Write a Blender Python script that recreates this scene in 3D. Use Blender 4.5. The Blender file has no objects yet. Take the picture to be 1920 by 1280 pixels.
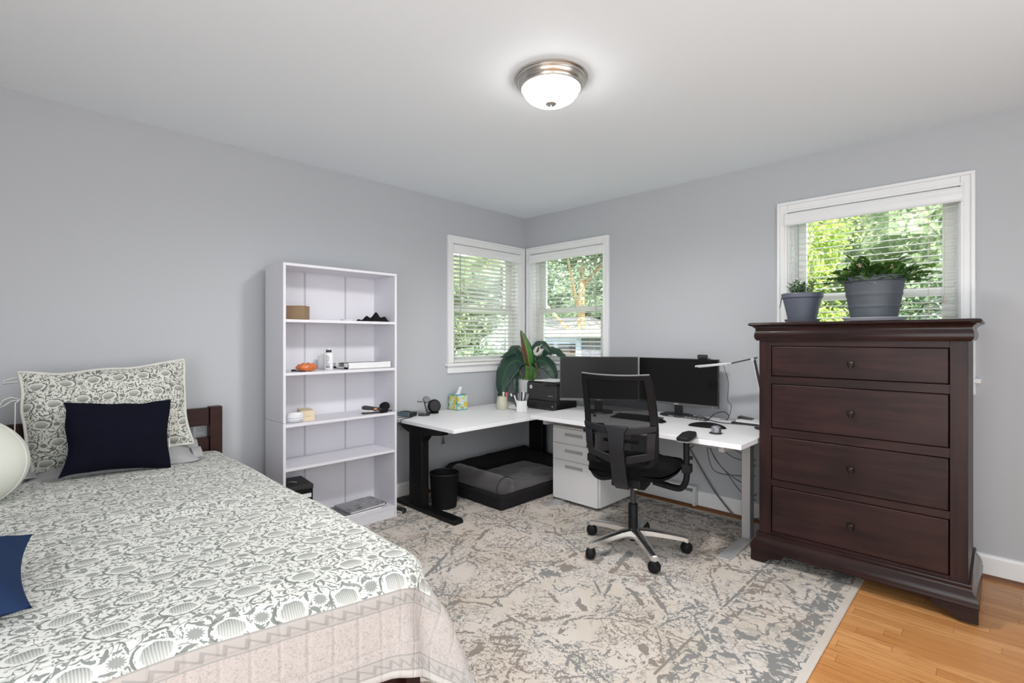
import bpy, math, random
from math import sin, cos, pi, radians as R, sqrt, atan2, exp
from mathutils import Vector, Matrix, Euler, noise as mnoise

# ---------------------------------------------------------------- camera, world, sun, big lights, exposure
S = bpy.context.scene
COL = S.collection
CAM = (3.369, -3.637, 1.257)
cd = bpy.data.cameras.new('camera'); cam = bpy.data.objects.new('camera', cd); COL.objects.link(cam)
cam.location = CAM
cam.rotation_euler = (R(90), 0, R(44.336))
cd.sensor_width = 36; cd.lens = 36 * 938 / 1920; cd.shift_y = -6 / 1920
cd.clip_start = .02; cd.clip_end = 200
S.camera = cam
S.view_settings.view_transform = 'Standard'; S.view_settings.look = 'None'
S.view_settings.gamma = 1; S.view_settings.use_curve_mapping = False
S.view_settings.exposure = 0.19

w = bpy.data.worlds.new('sky'); S.world = w; w.use_nodes = True
bg = w.node_tree.nodes['Background']; bg.inputs[0].default_value = (.86, .94, 1, 1); bg.inputs[1].default_value = 3.4

def lamp(name, kind, loc, rot, energy, color=(1, 1, 1), **k):
    d = bpy.data.lights.new(name, kind); d.energy = energy; d.color = color
    for a, v in k.items(): setattr(d, a, v)
    o = bpy.data.objects.new(name, d); COL.objects.link(o); o.location = loc; o.rotation_euler = rot
    return o
lamp('sunlight', 'SUN', (0, 0, 8), (R(48), 0, R(40)), 17.0, (1, .95, .85), angle=R(1))
# added soft fill lights behind and beside the camera; those walls have no windows
lamp('fill_rear', 'AREA', (3.5, -4.93, 1.2), (R(90), 0, 0), 50, (.93, .975, 1), shape='RECTANGLE', size=1.9, size_y=2.0)
lamp('fill_side', 'AREA', (4.53, -2.7, 1.2), (R(90), 0, R(90)), 34, (.93, .975, 1), shape='RECTANGLE', size=3.0, size_y=1.9)

# ---------------------------------------------------------------- mesh helpers
class M:
    def __init__(s): s.v = []; s.f = []; s.uv = None
    def add(s, vs, fs):
        o = len(s.v); s.v += [tuple(p) for p in vs]; s.f += [tuple(i + o for i in q) for q in fs]; return s
    def box(s, x0, x1, y0, y1, z0, z1):
        return s.add([(x0, y0, z0), (x1, y0, z0), (x1, y1, z0), (x0, y1, z0), (x0, y0, z1), (x1, y0, z1), (x1, y1, z1), (x0, y1, z1)],
                     [(0, 3, 2, 1), (4, 5, 6, 7), (0, 1, 5, 4), (1, 2, 6, 5), (2, 3, 7, 6), (3, 0, 4, 7)])
    def obox(s, c, size, rot):
        a, b, d = [q / 2 for q in size]; m = rot.to_matrix() if isinstance(rot, Euler) else rot; c = Vector(c)
        vs = [c + m @ Vector(p) for p in [(-a, -b, -d), (a, -b, -d), (a, b, -d), (-a, b, -d), (-a, -b, d), (a, -b, d), (a, b, d), (-a, b, d)]]
        return s.add(vs, [(0, 3, 2, 1), (4, 5, 6, 7), (0, 1, 5, 4), (1, 2, 6, 5), (2, 3, 7, 6), (3, 0, 4, 7)])
    def bar(s, p, q, wx, wz, up=(0, 0, 1)):
        p, q = Vector(p), Vector(q); d = (q - p); L = d.length; d.normalize(); up = Vector(up)
        x = d.cross(up)
        if x.length < 1e-4: x = d.cross(Vector((1, 0, 0)))
        x.normalize(); z = x.cross(d)
        m = Matrix((x, d, z)).transposed()
        return s.obox((p + q) / 2, (wx, L, wz), m)
    def tube(s, pts, r, seg=10, caps=True, flat=1.0):
        pts = [Vector(p) for p in pts]; n = len(pts)
        rs = r if isinstance(r, (list, tuple)) else [r] * n
        t0 = (pts[1] - pts[0]).normalized()
        u = t0.cross(Vector((0, 0, 1)))
        if u.length < .05: u = t0.cross(Vector((0, 1, 0)))
        u.normalize(); vs = []
        for i in range(n):
            t = (pts[min(i + 1, n - 1)] - pts[max(i - 1, 0)])
            if t.length < 1e-9: t = t0.copy()
            t.normalize(); u = (u - t * u.dot(t))
            if u.length < 1e-6: u = t.orthogonal()
            u.normalize(); v = t.cross(u)
            for k in range(seg):
                a = 2 * pi * k / seg
                vs.append(pts[i] + (u * cos(a) + v * sin(a) * flat) * rs[i])
        fs = [(i * seg + k, i * seg + (k + 1) % seg, (i + 1) * seg + (k + 1) % seg, (i + 1) * seg + k) for i in range(n - 1) for k in range(seg)]
        if caps: fs += [tuple(range(seg - 1, -1, -1)), tuple((n - 1) * seg + k for k in range(seg))]
        return s.add(vs, fs)
    def lathe(s, prof, seg=32, c=(0, 0, 0), caps=True, rot=None, sx=1, sy=1):
        vs = []; c = Vector(c)
        for r, z in prof:
            for k in range(seg):
                a = 2 * pi * k / seg; p = Vector((r * cos(a) * sx, r * sin(a) * sy, z))
                vs.append(c + (rot @ p if rot is not None else p))
        n = len(prof)
        fs = [(i * seg + k, i * seg + (k + 1) % seg, (i + 1) * seg + (k + 1) % seg, (i + 1) * seg + k) for i in range(n - 1) for k in range(seg)]
        if caps: fs += [tuple(range(seg - 1, -1, -1)), tuple((n - 1) * seg + k for k in range(seg))]
        return s.add(vs, fs)
    def ball(s, c, r, seg=16, rings=10, rot=None):
        r = (r, r, r) if not isinstance(r, (tuple, list)) else r; c = Vector(c); vs = []; 
        for i in range(rings + 1):
            th = pi * i / rings
            for k in range(seg):
                a = 2 * pi * k / seg; p = Vector((r[0] * sin(th) * cos(a), r[1] * sin(th) * sin(a), -r[2] * cos(th)))
                vs.append(c + (rot @ p if rot is not None else p))
        fs = [(i * seg + k, i * seg + (k + 1) % seg, (i + 1) * seg + (k + 1) % seg, (i + 1) * seg + k) for i in range(rings) for k in range(seg)]
        return s.add(vs, fs)
    def prism(s, poly, a, b, fn):
        n = len(poly)
        vs = [fn(p[0], p[1], a) for p in poly] + [fn(p[0], p[1], b) for p in poly]
        fs = [tuple(range(n - 1, -1, -1)), tuple(range(n, 2 * n))] + [(i, (i + 1) % n, n + (i + 1) % n, n + i) for i in range(n)]
        return s.add(vs, fs)
    def sweep(s, prof, a, b, fn):           # open or closed profile swept from a to b
        return s.prism(prof, a, b, fn)
    def grid(s, nu, nv, fn):
        vs = [fn(i / nu, j / nv) for j in range(nv + 1) for i in range(nu + 1)]
        return s.add(vs, [(j * (nu + 1) + i, j * (nu + 1) + i + 1, (j + 1) * (nu + 1) + i + 1, (j + 1) * (nu + 1) + i) for j in range(nv) for i in range(nu)])
    def rot(s, m, c=(0, 0, 0)):
        c = Vector(c); s.v = [tuple(c + m @ Vector(p)) for p in s.v]; return s
    def build(s, name, mat, parent=None, smooth=False, bevel=0, solid=0, sub=0, label=None, angle=40, seg=2):
        me = bpy.data.meshes.new(name); me.from_pydata(s.v, [], s.f)
        import bmesh
        b = bmesh.new(); b.from_mesh(me)
        if s.uv is None: bmesh.ops.recalc_face_normals(b, faces=b.faces)
        b.to_mesh(me); b.free()
        if s.uv:
            lay = me.uv_layers.new(name='UVMap')
            for lp in me.loops: lay.data[lp.index].uv = s.uv[lp.vertex_index]
        me.materials.append(mat)
        if smooth or bevel:
            for p in me.polygons: p.use_smooth = True
            me.set_sharp_from_angle(angle=R(angle))
        o = bpy.data.objects.new(name, me); COL.objects.link(o)
        if parent is not None: o.parent = parent
        if bevel:
            q = o.modifiers.new('bevel', 'BEVEL'); q.width = bevel; q.segments = seg; q.limit_method = 'ANGLE'; q.angle_limit = R(40); q.harden_normals = False
        if solid:
            q = o.modifiers.new('thick', 'SOLIDIFY'); q.thickness = solid; q.offset = 0
        if sub:
            q = o.modifiers.new('sub', 'SUBSURF'); q.levels = sub; q.render_levels = sub
        if label: o['label'] = label
        return o

def tag(o, label, cat, group=None):
    o['label'] = label; o['category'] = cat
    if group: o['group'] = group
    return o
def thing(name, label, cat, loc=(0, 0, 0), rz=0, group=None):
    o = bpy.data.objects.new(name, None); COL.objects.link(o); o.location = loc; o.rotation_euler = (0, 0, rz)
    o.empty_display_size = .05
    return tag(o, label, cat, group)
def struct(o): o['kind'] = 'structure'; return o

# ---------------------------------------------------------------- material helpers
class G:
    def __init__(s, name):
        s.m = bpy.data.materials.new(name); s.m.use_nodes = True; s.t = s.m.node_tree; s.t.nodes.clear()
        s.out = s.t.nodes.new('ShaderNodeOutputMaterial')
    def n(s, typ, attrs=None, **inp):
        x = s.t.nodes.new('ShaderNode' + typ)
        for a, v in (attrs or {}).items(): setattr(x, a, v)
        for k, v in inp.items(): s.set(x, k, v)
        return x
    def set(s, x, k, v):
        if isinstance(k, str):
            sock = x.inputs[k.replace('_', ' ')] if k.replace('_', ' ') in x.inputs else x.inputs[int(k[1:])]
        else: sock = x.inputs[k]
        if isinstance(v, bpy.types.NodeSocket): s.t.links.new(v, sock)
        elif v is not None:
            if isinstance(v, tuple) and len(v) == 3 and sock.type == 'RGBA': v = (*v, 1)
            sock.default_value = v
    def math(s, op, a, b=None, c=None, clamp=False):
        x = s.t.nodes.new('ShaderNodeMath'); x.operation = op; x.use_clamp = clamp
        for i, v in enumerate((a, b, c)):
            if v is not None: s.set(x, i, v)
        return x.outputs[0]
    def vmath(s, op, a, b=None):
        x = s.t.nodes.new('ShaderNodeVectorMath'); x.operation = op; s.set(x, 0, a)
        if b is not None: s.set(x, 1, b)
        return x.outputs[0]
    def obj(s): return s.n('TexCoord').outputs['Object']
    def uv(s): return s.n('TexCoord').outputs['UV']
    def mapping(s, v, scale=(1, 1, 1), rot=(0, 0, 0), loc=(0, 0, 0)):
        return s.n('Mapping', Vector=v, Scale=scale, Rotation=rot, Location=loc).outputs[0]
    def noise(s, v, scale=5, detail=2, rough=.5, dist=0):
        return s.n('TexNoise', Vector=v, Scale=scale, Detail=detail, Roughness=rough, Distortion=dist).outputs[0]
    def noisec(s, v, scale=5, detail=2):
        return s.n('TexNoise', Vector=v, Scale=scale, Detail=detail).outputs[1]
    def step(s, x, a, b):                    # smooth ramp a..b -> 0..1
        q = s.n('MapRange', {'interpolation_type': 'SMOOTHSTEP'}); s.set(q, 0, x); s.set(q, 1, a); s.set(q, 2, b); return q.outputs[0]
    def mix(s, f, a, b, mode='MIX'):
        x = s.t.nodes.new('ShaderNodeMix'); x.data_type = 'RGBA'; x.blend_type = mode
        s.set(x, 0, f); s.set(x, 6, a); s.set(x, 7, b); return x.outputs[2]
    def sep(s, v): return s.n('SeparateXYZ', Vector=v).outputs
    def comb(s, x, y, z=0): return s.n('CombineXYZ', X=x, Y=y, Z=z).outputs[0]
    def bump(s, h, strength=.3, dist=.01): return s.n('Bump', Height=h, Strength=strength, Distance=dist).outputs[0]
    def bsdf(s, color, rough=.5, metal=0, normal=None, spec=.5, **k):
        b = s.n('BsdfPrincipled', Base_Color=color, Roughness=rough, Metallic=metal, **k)
        s.set(b, 'Specular_IOR_Level', spec)
        if normal is not None: s.set(b, 'Normal', normal)
        s.t.links.new(b.outputs[0], s.out.inputs[0]); s.b = b
        return s.m

def paint(name, c, rough=.5, metal=0, var=.06, vscale=9, bump=0, bscale=200, spec=.5, **k):
    g = G(name); o = g.obj()
    f = g.noise(o, vscale, 3)
    d = tuple(max(0, q * (1 - var)) for q in c); e = tuple(min(1, q * (1 + var)) for q in c)
    col = g.mix(f, d, e); nm = g.bump(g.noise(o, bscale, 2), bump, .002) if bump else None
    return g.bsdf(col, rough, metal, nm, spec, **k)

def darkwood(name, a, b, rough=.33, axis='X'):
    g = G(name); o = g.obj()
    sc = {'X': (1.2, 14, 14), 'Z': (14, 14, 1.2), 'Y': (14, 1.2, 14)}[axis]
    p = g.mapping(o, sc)
    n1 = g.noise(p, 2.2, 5, .6, .6); n2 = g.noise(o, 3, 2); n3 = g.noise(p, 9, 3, .6)
    f = g.math('ADD', g.math('MULTIPLY', n1, .65), g.math('MULTIPLY', n2, .45))
    col = g.mix(g.step(f, .36, .78), a, b)
    col = g.mix(g.step(n3, .62, .8), col, tuple(q * .45 for q in a))
    return g.bsdf(col, rough, 0, g.bump(n3, .12, .002), .28)

WALL = (.50, .512, .535)
def wallmat():
    g = G('wall_paint'); o = g.obj()
    return g.bsdf(g.mix(g.noise(o, 1.2, 2), tuple(q * .985 for q in WALL), tuple(q * 1.015 for q in WALL)), .6, 0, g.bump(g.noise(o, 160, 3), .06, .002), .3)
def ceilmat():
    g = G('ceiling_paint'); o = g.obj()
    return g.bsdf(g.mix(g.noise(o, 1, 2), (.84, .89, .935), (.86, .91, .955)), .7, 0, g.bump(g.noise(o, 120, 3), .08, .002), .25)
def floormat():
    g = G('oak_floor'); x, y, z = g.sep(g.obj())
    PW, PL = .057, .62
    row = g.math('FLOOR', g.math('DIVIDE', y, PW))
    wn = g.n('TexWhiteNoise', {'noise_dimensions': '1D'}); g.set(wn, 'W', row); rnd = wn.outputs[0]
    xs = g.math('ADD', x, g.math('MULTIPLY', rnd, 7.3))
    cell = g.math('FLOOR', g.math('DIVIDE', xs, PL))
    w2 = g.n('TexWhiteNoise', {'noise_dimensions': '2D'}); g.set(w2, 'Vector', g.comb(row, cell)); pr = w2.outputs[0]
    fy = g.math('FRACT', g.math('DIVIDE', y, PW)); fx = g.math('FRACT', g.math('DIVIDE', xs, PL))
    gap = g.math('MAXIMUM', g.math('LESS_THAN', fy, .025), g.math('LESS_THAN', fx, .0035))
    gv = g.comb(g.math('MULTIPLY', xs, 2.2), g.math('MULTIPLY', y, 34), g.math('MULTIPLY', pr, 9))
    gr = g.noise(gv, 1.6, 5, .62, .8)
    c = g.mix(pr, (.54, .235, .075), (.70, .36, .14))
    c = g.mix(g.step(gr, .45, .75), c, (.42, .17, .05))
    c = g.mix(g.math('MULTIPLY', gap, .55), c, (.16, .06, .02))
    return g.bsdf(c, .3, 0, g.bump(g.math('SUBTRACT', 1, gap), .12, .002), .4)

def strokes(g, p, scale, a, b, bend, rnd=.85):
    """curved leaf strokes: one tapering comma per Voronoi cell, turned at random"""
    v = g.n('TexVoronoi', {'voronoi_dimensions': '2D', 'feature': 'F1'}, Vector=p, Scale=scale, Randomness=rnd)
    dx, dy, _ = g.sep(g.vmath('SUBTRACT', p, v.outputs['Position']))
    cr, cg, cb = g.sep(v.outputs['Color'])
    an = g.math('MULTIPLY', cr, 6.283); co, si = g.math('COSINE', an), g.math('SINE', an)
    x = g.math('ADD', g.math('MULTIPLY', dx, co), g.math('MULTIPLY', dy, si))
    y = g.math('SUBTRACT', g.math('MULTIPLY', dy, co), g.math('MULTIPLY', dx, si))
    y = g.math('SUBTRACT', y, g.math('MULTIPLY', g.math('MULTIPLY', x, x), bend))
    w = g.math('MULTIPLY', g.math('MULTIPLY_ADD', g.math('DIVIDE', x, a), .55, 1.0), g.math('MULTIPLY_ADD', cg, b * .9, b * .5))
    e = g.math('ADD', g.math('POWER', g.math('DIVIDE', x, a), 2), g.math('POWER', g.math('DIVIDE', y, w), 2))
    return g.math('LESS_THAN', e, 1.0)

def floral(g, p, scale=1.0):
    """vine and blossom block print; p in metres; returns ink 0..1"""
    p = g.vmath('MULTIPLY', p, (scale, scale, 0))
    p = g.vmath('ADD', p, g.vmath('MULTIPLY', g.noisec(p, 11, 1), (.022, .022, 0)))
    A, B = .132, .118
    x, y, z = g.sep(p)
    yr = g.math('DIVIDE', y, B); row = g.math('FLOOR', yr)
    xr = g.math('ADD', g.math('DIVIDE', x, A), g.math('MULTIPLY', g.math('MODULO', g.math('ABSOLUTE', row), 2.0), .5))
    cx = g.math('SUBTRACT', g.math('FRACT', xr), .5); cy = g.math('SUBTRACT', g.math('FRACT', yr), .5)
    ex = g.math('DIVIDE', cx, .27); ey = g.math('DIVIDE', cy, .21)
    d = g.math('SQRT', g.math('ADD', g.math('MULTIPLY', ex, ex), g.math('MULTIPLY', ey, ey)))
    nd = g.noise(p, 42, 2)
    d2 = g.math('ADD', d, g.math('MULTIPLY', g.math('SUBTRACT', nd, .5), .45))
    stripes = g.math('SINE', g.math('MULTIPLY', cx, 150)); grad = g.math('MULTIPLY', cy, -1.7)
    body = g.math('MULTIPLY', g.math('LESS_THAN', d2, .80), g.math('ADD', g.math('ADD', .55, grad), g.math('MULTIPLY', stripes, .16), None, True))
    arc = g.math('GREATER_THAN', g.math('ADD', cy, g.math('MULTIPLY', cx, .9)), -.06)
    ring = g.math('MULTIPLY', g.math('LESS_THAN', g.math('ABSOLUTE', g.math('SUBTRACT', d2, 1.22)), g.math('MULTIPLY_ADD', nd, .22, -.035)), arc)
    outside = g.math('GREATER_THAN', d2, 1.02)
    n1 = g.noise(p, 17, 1.0, .5, .8)
    vine = g.math('LESS_THAN', g.math('ABSOLUTE', g.math('SUBTRACT', n1, .5)), .013)
    bx = g.math('SUBTRACT', g.math('FRACT', g.math('ADD', xr, .5)), .5); by = g.math('SUBTRACT', g.math('FRACT', g.math('ADD', yr, .06)), .5)
    d3 = g.math('SQRT', g.math('ADD', g.math('POWER', g.math('DIVIDE', bx, .125), 2), g.math('POWER', g.math('DIVIDE', by, .11), 2)))
    ang = g.math('ARCTAN2', by, bx)
    petal = g.math('MULTIPLY_ADD', g.math('SINE', g.math('MULTIPLY', ang, 14)), .16, .92)
    small = g.math('MULTIPLY', g.math('LESS_THAN', d3, petal), .8)
    sA = strokes(g, p, 44, .0102, .0021, 30); sB = strokes(g, g.vmath('ADD', p, (.31, .17, 0)), 27, .0165, .0034, 22); sC = strokes(g, g.vmath('ADD', p, (.71, .37, 0)), 62, .0034, .0024, 0)
    leaf = g.math('MAXIMUM', g.math('MAXIMUM', sA, sB), sC)
    rest = g.math('MULTIPLY', outside, g.math('MAXIMUM', g.math('MULTIPLY', vine, .8), g.math('MULTIPLY', leaf, .92)))
    rest = g.math('MULTIPLY', rest, g.math('GREATER_THAN', d3, 1.25))
    return g.math('MAXIMUM', g.math('MAXIMUM', body, ring), g.math('MAXIMUM', rest, small))

def quiltmat(W, L):
    g = G('floral_quilt'); uv = g.uv(); u, v, _ = g.sep(uv)
    edge = g.math('MINIMUM', u, g.math('SUBTRACT', L, v))
    ink = floral(g, uv)
    main = g.mix(g.math('MULTIPLY', ink, .86), (.72, .72, .685), (.115, .135, .12))
    # border panel
    pn = g.noise(uv, 70, 2, .5, 1.2)
    pale = g.math('LESS_THAN', g.math('ABSOLUTE', g.math('SUBTRACT', pn, .5)), .030)
    panel = g.mix(g.math('MULTIPLY', pale, .55), (.55, .50, .475), (.34, .32, .305))
    def stripe(a, b):
        m = g.math('MULTIPLY', g.math('GREATER_THAN', edge, a), g.math('LESS_THAN', edge, b))
        along = g.math('PINGPONG', g.math('ADD', u, v), .022)
        zig = g.math('LESS_THAN', g.math('ABSOLUTE', g.math('SUBTRACT', g.math('SUBTRACT', edge, a + .008), g.math('MULTIPLY', along, (b - a - .016) / .028))), .0045)
        lines = g.math('MAXIMUM', g.math('LESS_THAN', g.math('SUBTRACT', edge, a), .004), g.math('GREATER_THAN', edge, b - .004))
        f = g.math('ADD', .16, g.math('MULTIPLY', g.math('MAXIMUM', zig, lines), .34))
        return m, g.mix(f, (.54, .50, .475), (.21, .21, .205))
    c = g.mix(g.math('LESS_THAN', edge, .225), main, panel)
    for a, b in ((.02, .06), (.185, .225)):
        m, col = stripe(a, b); c = g.mix(m, c, col)
    c = g.mix(g.math('LESS_THAN', edge, .018), c, (.60, .57, .54))
    q = .062
    fu = g.math('ABSOLUTE', g.math('SUBTRACT', g.math('FRACT', g.math('DIVIDE', u, q)), .5)); fv = g.math('ABSOLUTE', g.math('SUBTRACT', g.math('FRACT', g.math('DIVIDE', v, q * 1.7)), .5))
    hu = g.step(fu, .5, .36); hv = g.step(fv, .5, .42)
    h = g.math('MULTIPLY', hu, hv)
    h = g.math('ADD', h, g.math('MULTIPLY', g.noise(uv, 45, 3), .5))
    return g.bsdf(c, .92, 0, g.bump(h, .45, .004), .1)

def floralmat(name, scale=1.0):
    g = G(name); uv = g.uv()
    c = g.mix(g.math('MULTIPLY', floral(g, uv, scale), .95), (.68, .68, .62), (.075, .082, .068))
    return g.bsdf(c, .9, 0, g.bump(g.noise(uv, 60, 3), .3, .004), .1)

def cloth(name, c, var=.08, scale=420, rough=.95, bump=.35, sheen=0):
    g = G(name); o = g.obj()
    wv = g.math('MULTIPLY', g.math('SINE', g.math('MULTIPLY', g.sep(o)[0], scale * 4)), g.math('SINE', g.math('MULTIPLY', g.sep(o)[2], scale * 4)))
    f = g.math('ADD', g.math('MULTIPLY', g.noise(o, 14, 4, .6), .8), g.math('MULTIPLY', wv, .12))
    col = g.mix(f, tuple(q * (1 - var) for q in c), tuple(min(1, q * (1 + var)) for q in c))
    return g.bsdf(col, rough, 0, g.bump(g.noise(o, scale, 2), bump, .002), .1, Sheen_Weight=sheen)

def rugmat(W, L):
    g = G('distressed_rug'); o = g.obj(); x, y, z = g.sep(o)     # origin at the corner by the dresser; x -, y - into the rug
    ed = g.math('MINIMUM', g.math('ABSOLUTE', x), g.math('MINIMUM', g.math('ABSOLUTE', y), g.math('MINIMUM', g.math('ADD', x, W), g.math('ADD', y, L))))
    jit = g.vmath('ADD', g.vmath('ADD', o, g.vmath('MULTIPLY', g.noisec(o, 14, 2), (.045, .045, 0))), g.vmath('MULTIPLY', g.noisec(o, 70, 1), (.022, .022, 0)))
    jit2 = g.vmath('ADD', o, g.vmath('MULTIPLY', g.noisec(o, 3, 1), (.16, .16, 0)))
    big = g.noise(o, 2.4, 3, .55); big2 = g.noise(g.vmath('ADD', o, (7, 3, 0)), 3.1, 2)
    base = g.mix(g.step(big2, .35, .68), (.72, .655, .60), (.66, .585, .505))
    base = g.mix(g.math('MULTIPLY', g.step(big, .5, .75), .35), base, (.56, .56, .54))
    fine = g.noise(o, 34, 2, .6, .4); fine2 = g.noise(jit, 21, 2, .5, .8); wear = g.noise(o, 11, 3, .6)
    # octagonal medallion outlines
    def lines(scale, wdt, lo, off):
        v = g.n('TexVoronoi', {'feature': 'DISTANCE_TO_EDGE'}, Vector=g.vmath('ADD', jit, off), Scale=scale, Randomness=.75).outputs['Distance']
        a = g.math('LESS_THAN', g.math('ABSOLUTE', g.math('SUBTRACT', v, wdt * 3.2)), wdt)
        return g.math('MULTIPLY', a, g.math('GREATER_THAN', wear, lo))
    l1 = lines(2.6, .014, .48, (0, 0, 0)); l2 = lines(4.4, .016, .53, (3.7, 1.2, 0))
    ring = lambda sc, off: g.math('LESS_THAN', g.math('ABSOLUTE', g.math('SUBTRACT', g.math('PINGPONG', g.math('ADD', g.math('ABSOLUTE', g.math('ADD', g.sep(jit)[0], off[0])), g.math('ABSOLUTE', g.math('ADD', g.sep(jit)[1], off[1]))), sc), sc * .5)), .008)
    l3 = g.math('MULTIPLY', ring(.27, (1.25, 1.5)), g.math('GREATER_THAN', g.noise(o, 4.5, 3, .6), .55))
    speck = g.math('MULTIPLY', g.math('LESS_THAN', g.math('ABSOLUTE', g.math('SUBTRACT', fine, .5)), .026), g.step(g.noise(g.vmath('ADD', o, (1, 5, 0)), 3.4, 2), .42, .52))
    curls = g.math('MULTIPLY', g.math('LESS_THAN', g.math('ABSOLUTE', g.math('SUBTRACT', fine2, .55)), .022), g.step(g.noise(g.vmath('ADD', o, (9, 2, 0)), 2.7, 2), .44, .54))
    # border
    inb = g.math('LESS_THAN', ed, .40)
    bl = g.math('MULTIPLY', g.math('LESS_THAN', g.math('ABSOLUTE', g.math('SUBTRACT', ed, .415)), .006), g.math('GREATER_THAN', wear, .44))
    b2 = g.math('MULTIPLY', g.math('MULTIPLY', g.math('GREATER_THAN', ed, .06), g.math('LESS_THAN', ed, .13)), g.math('GREATER_THAN', g.noise(jit, 24, 2, .6), .47))
    b3 = g.math('MULTIPLY', g.math('LESS_THAN', g.math('ABSOLUTE', g.math('SUBTRACT', ed, .36)), .022), g.math('GREATER_THAN', g.noise(jit, 19, 2, .6), .54))
    b4 = g.math('MULTIPLY', inb, g.math('LESS_THAN', g.math('ABSOLUTE', g.math('SUBTRACT', g.noise(jit, 12, 2, .5, .5), .5)), .030))
    plain = g.math('GREATER_THAN', ed, .030)
    ink = g.math('MAXIMUM', g.math('MAXIMUM', l1, l2), g.math('MAXIMUM', l3, g.math('MAXIMUM', speck, curls)))
    ink = g.math('MULTIPLY', ink, g.math('SUBTRACT', 1, g.math('MULTIPLY', inb, .55)))
    ink = g.math('MAXIMUM', ink, g.math('MAXIMUM', g.math('MAXIMUM', bl, b2), g.math('MAXIMUM', b3, b4)))
    ink = g.math('MULTIPLY', ink, plain)
    icol = g.mix(g.step(g.noise(g.vmath('ADD', o, (4, 8, 0)), 2.2, 2), .45, .6), (.195, .205, .205), (.25, .20, .165))
    c = g.mix(g.math('MULTIPLY', ink, .9), base, icol)
    c = g.mix(g.math('MULTIPLY', g.noise(o, 300, 2), .25), c, (.30, .28, .26))
    return g.bsdf(c, 1, 0, g.bump(g.noise(o, 420, 2), .5, .004), .05)

def leafmat(name, a, b, scale=8, rough=.45, trans=.0, spec=.4):
    g = G(name); o = g.obj()
    col = g.mix(g.step(g.noise(o, scale, 2), .35, .65), a, b)
    if trans: col = g.mix(g.step(g.noise(o, 10, 6, .7), .42, .62), tuple(q * .8 for q in a), g.mix(g.step(g.noise(o, 17, 4, .7), .56, .66), col, tuple(min(.92, q * 1.7 + .18) for q in b)))
    d = g.n('BsdfPrincipled', Base_Color=col, Roughness=rough); g.set(d, 'Specular_IOR_Level', spec)
    if trans:
        t = g.n('BsdfTranslucent', Color=col); mx = g.n('MixShader', Fac=trans)
        g.t.links.new(d.outputs[0], mx.inputs[1]); g.t.links.new(t.outputs[0], mx.inputs[2]); g.t.links.new(mx.outputs[0], g.out.inputs[0])
    else: g.t.links.new(d.outputs[0], g.out.inputs[0])
    return g.m
def glassmat():
    g = G('window_glass'); t = g.n('BsdfTransparent', Color=(.97, .985, .98)); gl = g.n('BsdfGlossy', Color=(1, 1, 1), Roughness=.02)
    f = g.n('Fresnel', IOR=1.45); mx = g.n('MixShader', Fac=g.math('MULTIPLY', f.outputs[0], .6))
    g.t.links.new(t.outputs[0], mx.inputs[1]); g.t.links.new(gl.outputs[0], mx.inputs[2]); g.t.links.new(mx.outputs[0], g.out.inputs[0]); return g.m
def meshmat():
    g = G('chair_mesh'); o = g.obj(); t = g.n('BsdfTransparent', Color=(1, 1, 1)); d = g.n('BsdfDiffuse', Color=(.012, .012, .013))
    v = g.n('TexVoronoi', Vector=o, Scale=380); f = g.math('MULTIPLY_ADD', g.step(v.outputs[0], .2, .6), -.10, .90)
    mx = g.n('MixShader', Fac=f)
    g.t.links.new(t.outputs[0], mx.inputs[1]); g.t.links.new(d.outputs[0], mx.inputs[2]); g.t.links.new(mx.outputs[0], g.out.inputs[0]); return g.m
def glow(name, c, e):
    g = G(name); b = g.n('Emission', Color=c, Strength=e); g.t.links.new(b.outputs[0], g.out.inputs[0]); return g.m

MW = paint('white_trim', (.87, .87, .87), .35, var=.02)
MWALL = wallmat(); MCEIL = ceilmat(); MFLOOR = floormat(); MGLASS = glassmat()
MLAM = paint('white_laminate', (.74, .73, .78), .45, var=.02, vscale=3)
MDESK = paint('white_desktop', (.86, .855, .875), .4, var=.015)
MBLACK = paint('black_plastic', (.018, .018, .02), .42, var=.2)
MBLACK2 = paint('matt_black', (.0055, .0055, .006), .7, var=.2, spec=.2)
MSTEELB = paint('black_steel', (.004, .004, .005), .45, var=.2, spec=.25)
MSILVER = paint('silver_paint', (.50, .49, .49), .4, .3, var=.03)
MCHROME = paint('chrome', (.85, .85, .86), .12, 1, var=.02)
MNICKEL = paint('brushed_nickel', (.62, .59, .55), .28, 1, var=.06, vscale=30)
MESP = darkwood('espresso_wood', (.0125, .0045, .0043), (.036, .0135, .012), .4)
MESPV = darkwood('espresso_wood_upright', (.0125, .0045, .0043), (.033, .012, .0108), .4, 'Z')
MESPT = darkwood('espresso_moulding', (.012, .0055, .0055), (.030, .012, .011), .2)
MBED = darkwood('bed_wood', (.020, .0048, .0038), (.046, .0115, .008), .4, 'Y')
MWPLA = paint('white_plastic', (.78, .78, .79), .35, var=.02)
MPAPER = paint('paper', (.82, .82, .82), .8, var=.02)
MCABLE = paint('black_cable', (.015, .015, .017), .5, var=.1)
MGCABLE = paint('grey_cable', (.10, .10, .11), .55, var=.1)
MCARD = paint('cardboard', (.29, .195, .115), .8, var=.08, vscale=20)
MCREAM = paint('cream_card', (.72, .60, .43), .75, var=.05, vscale=20)
MBRONZE = paint('dark_bronze', (.06, .052, .046), .3, .9, var=.2)
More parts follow.
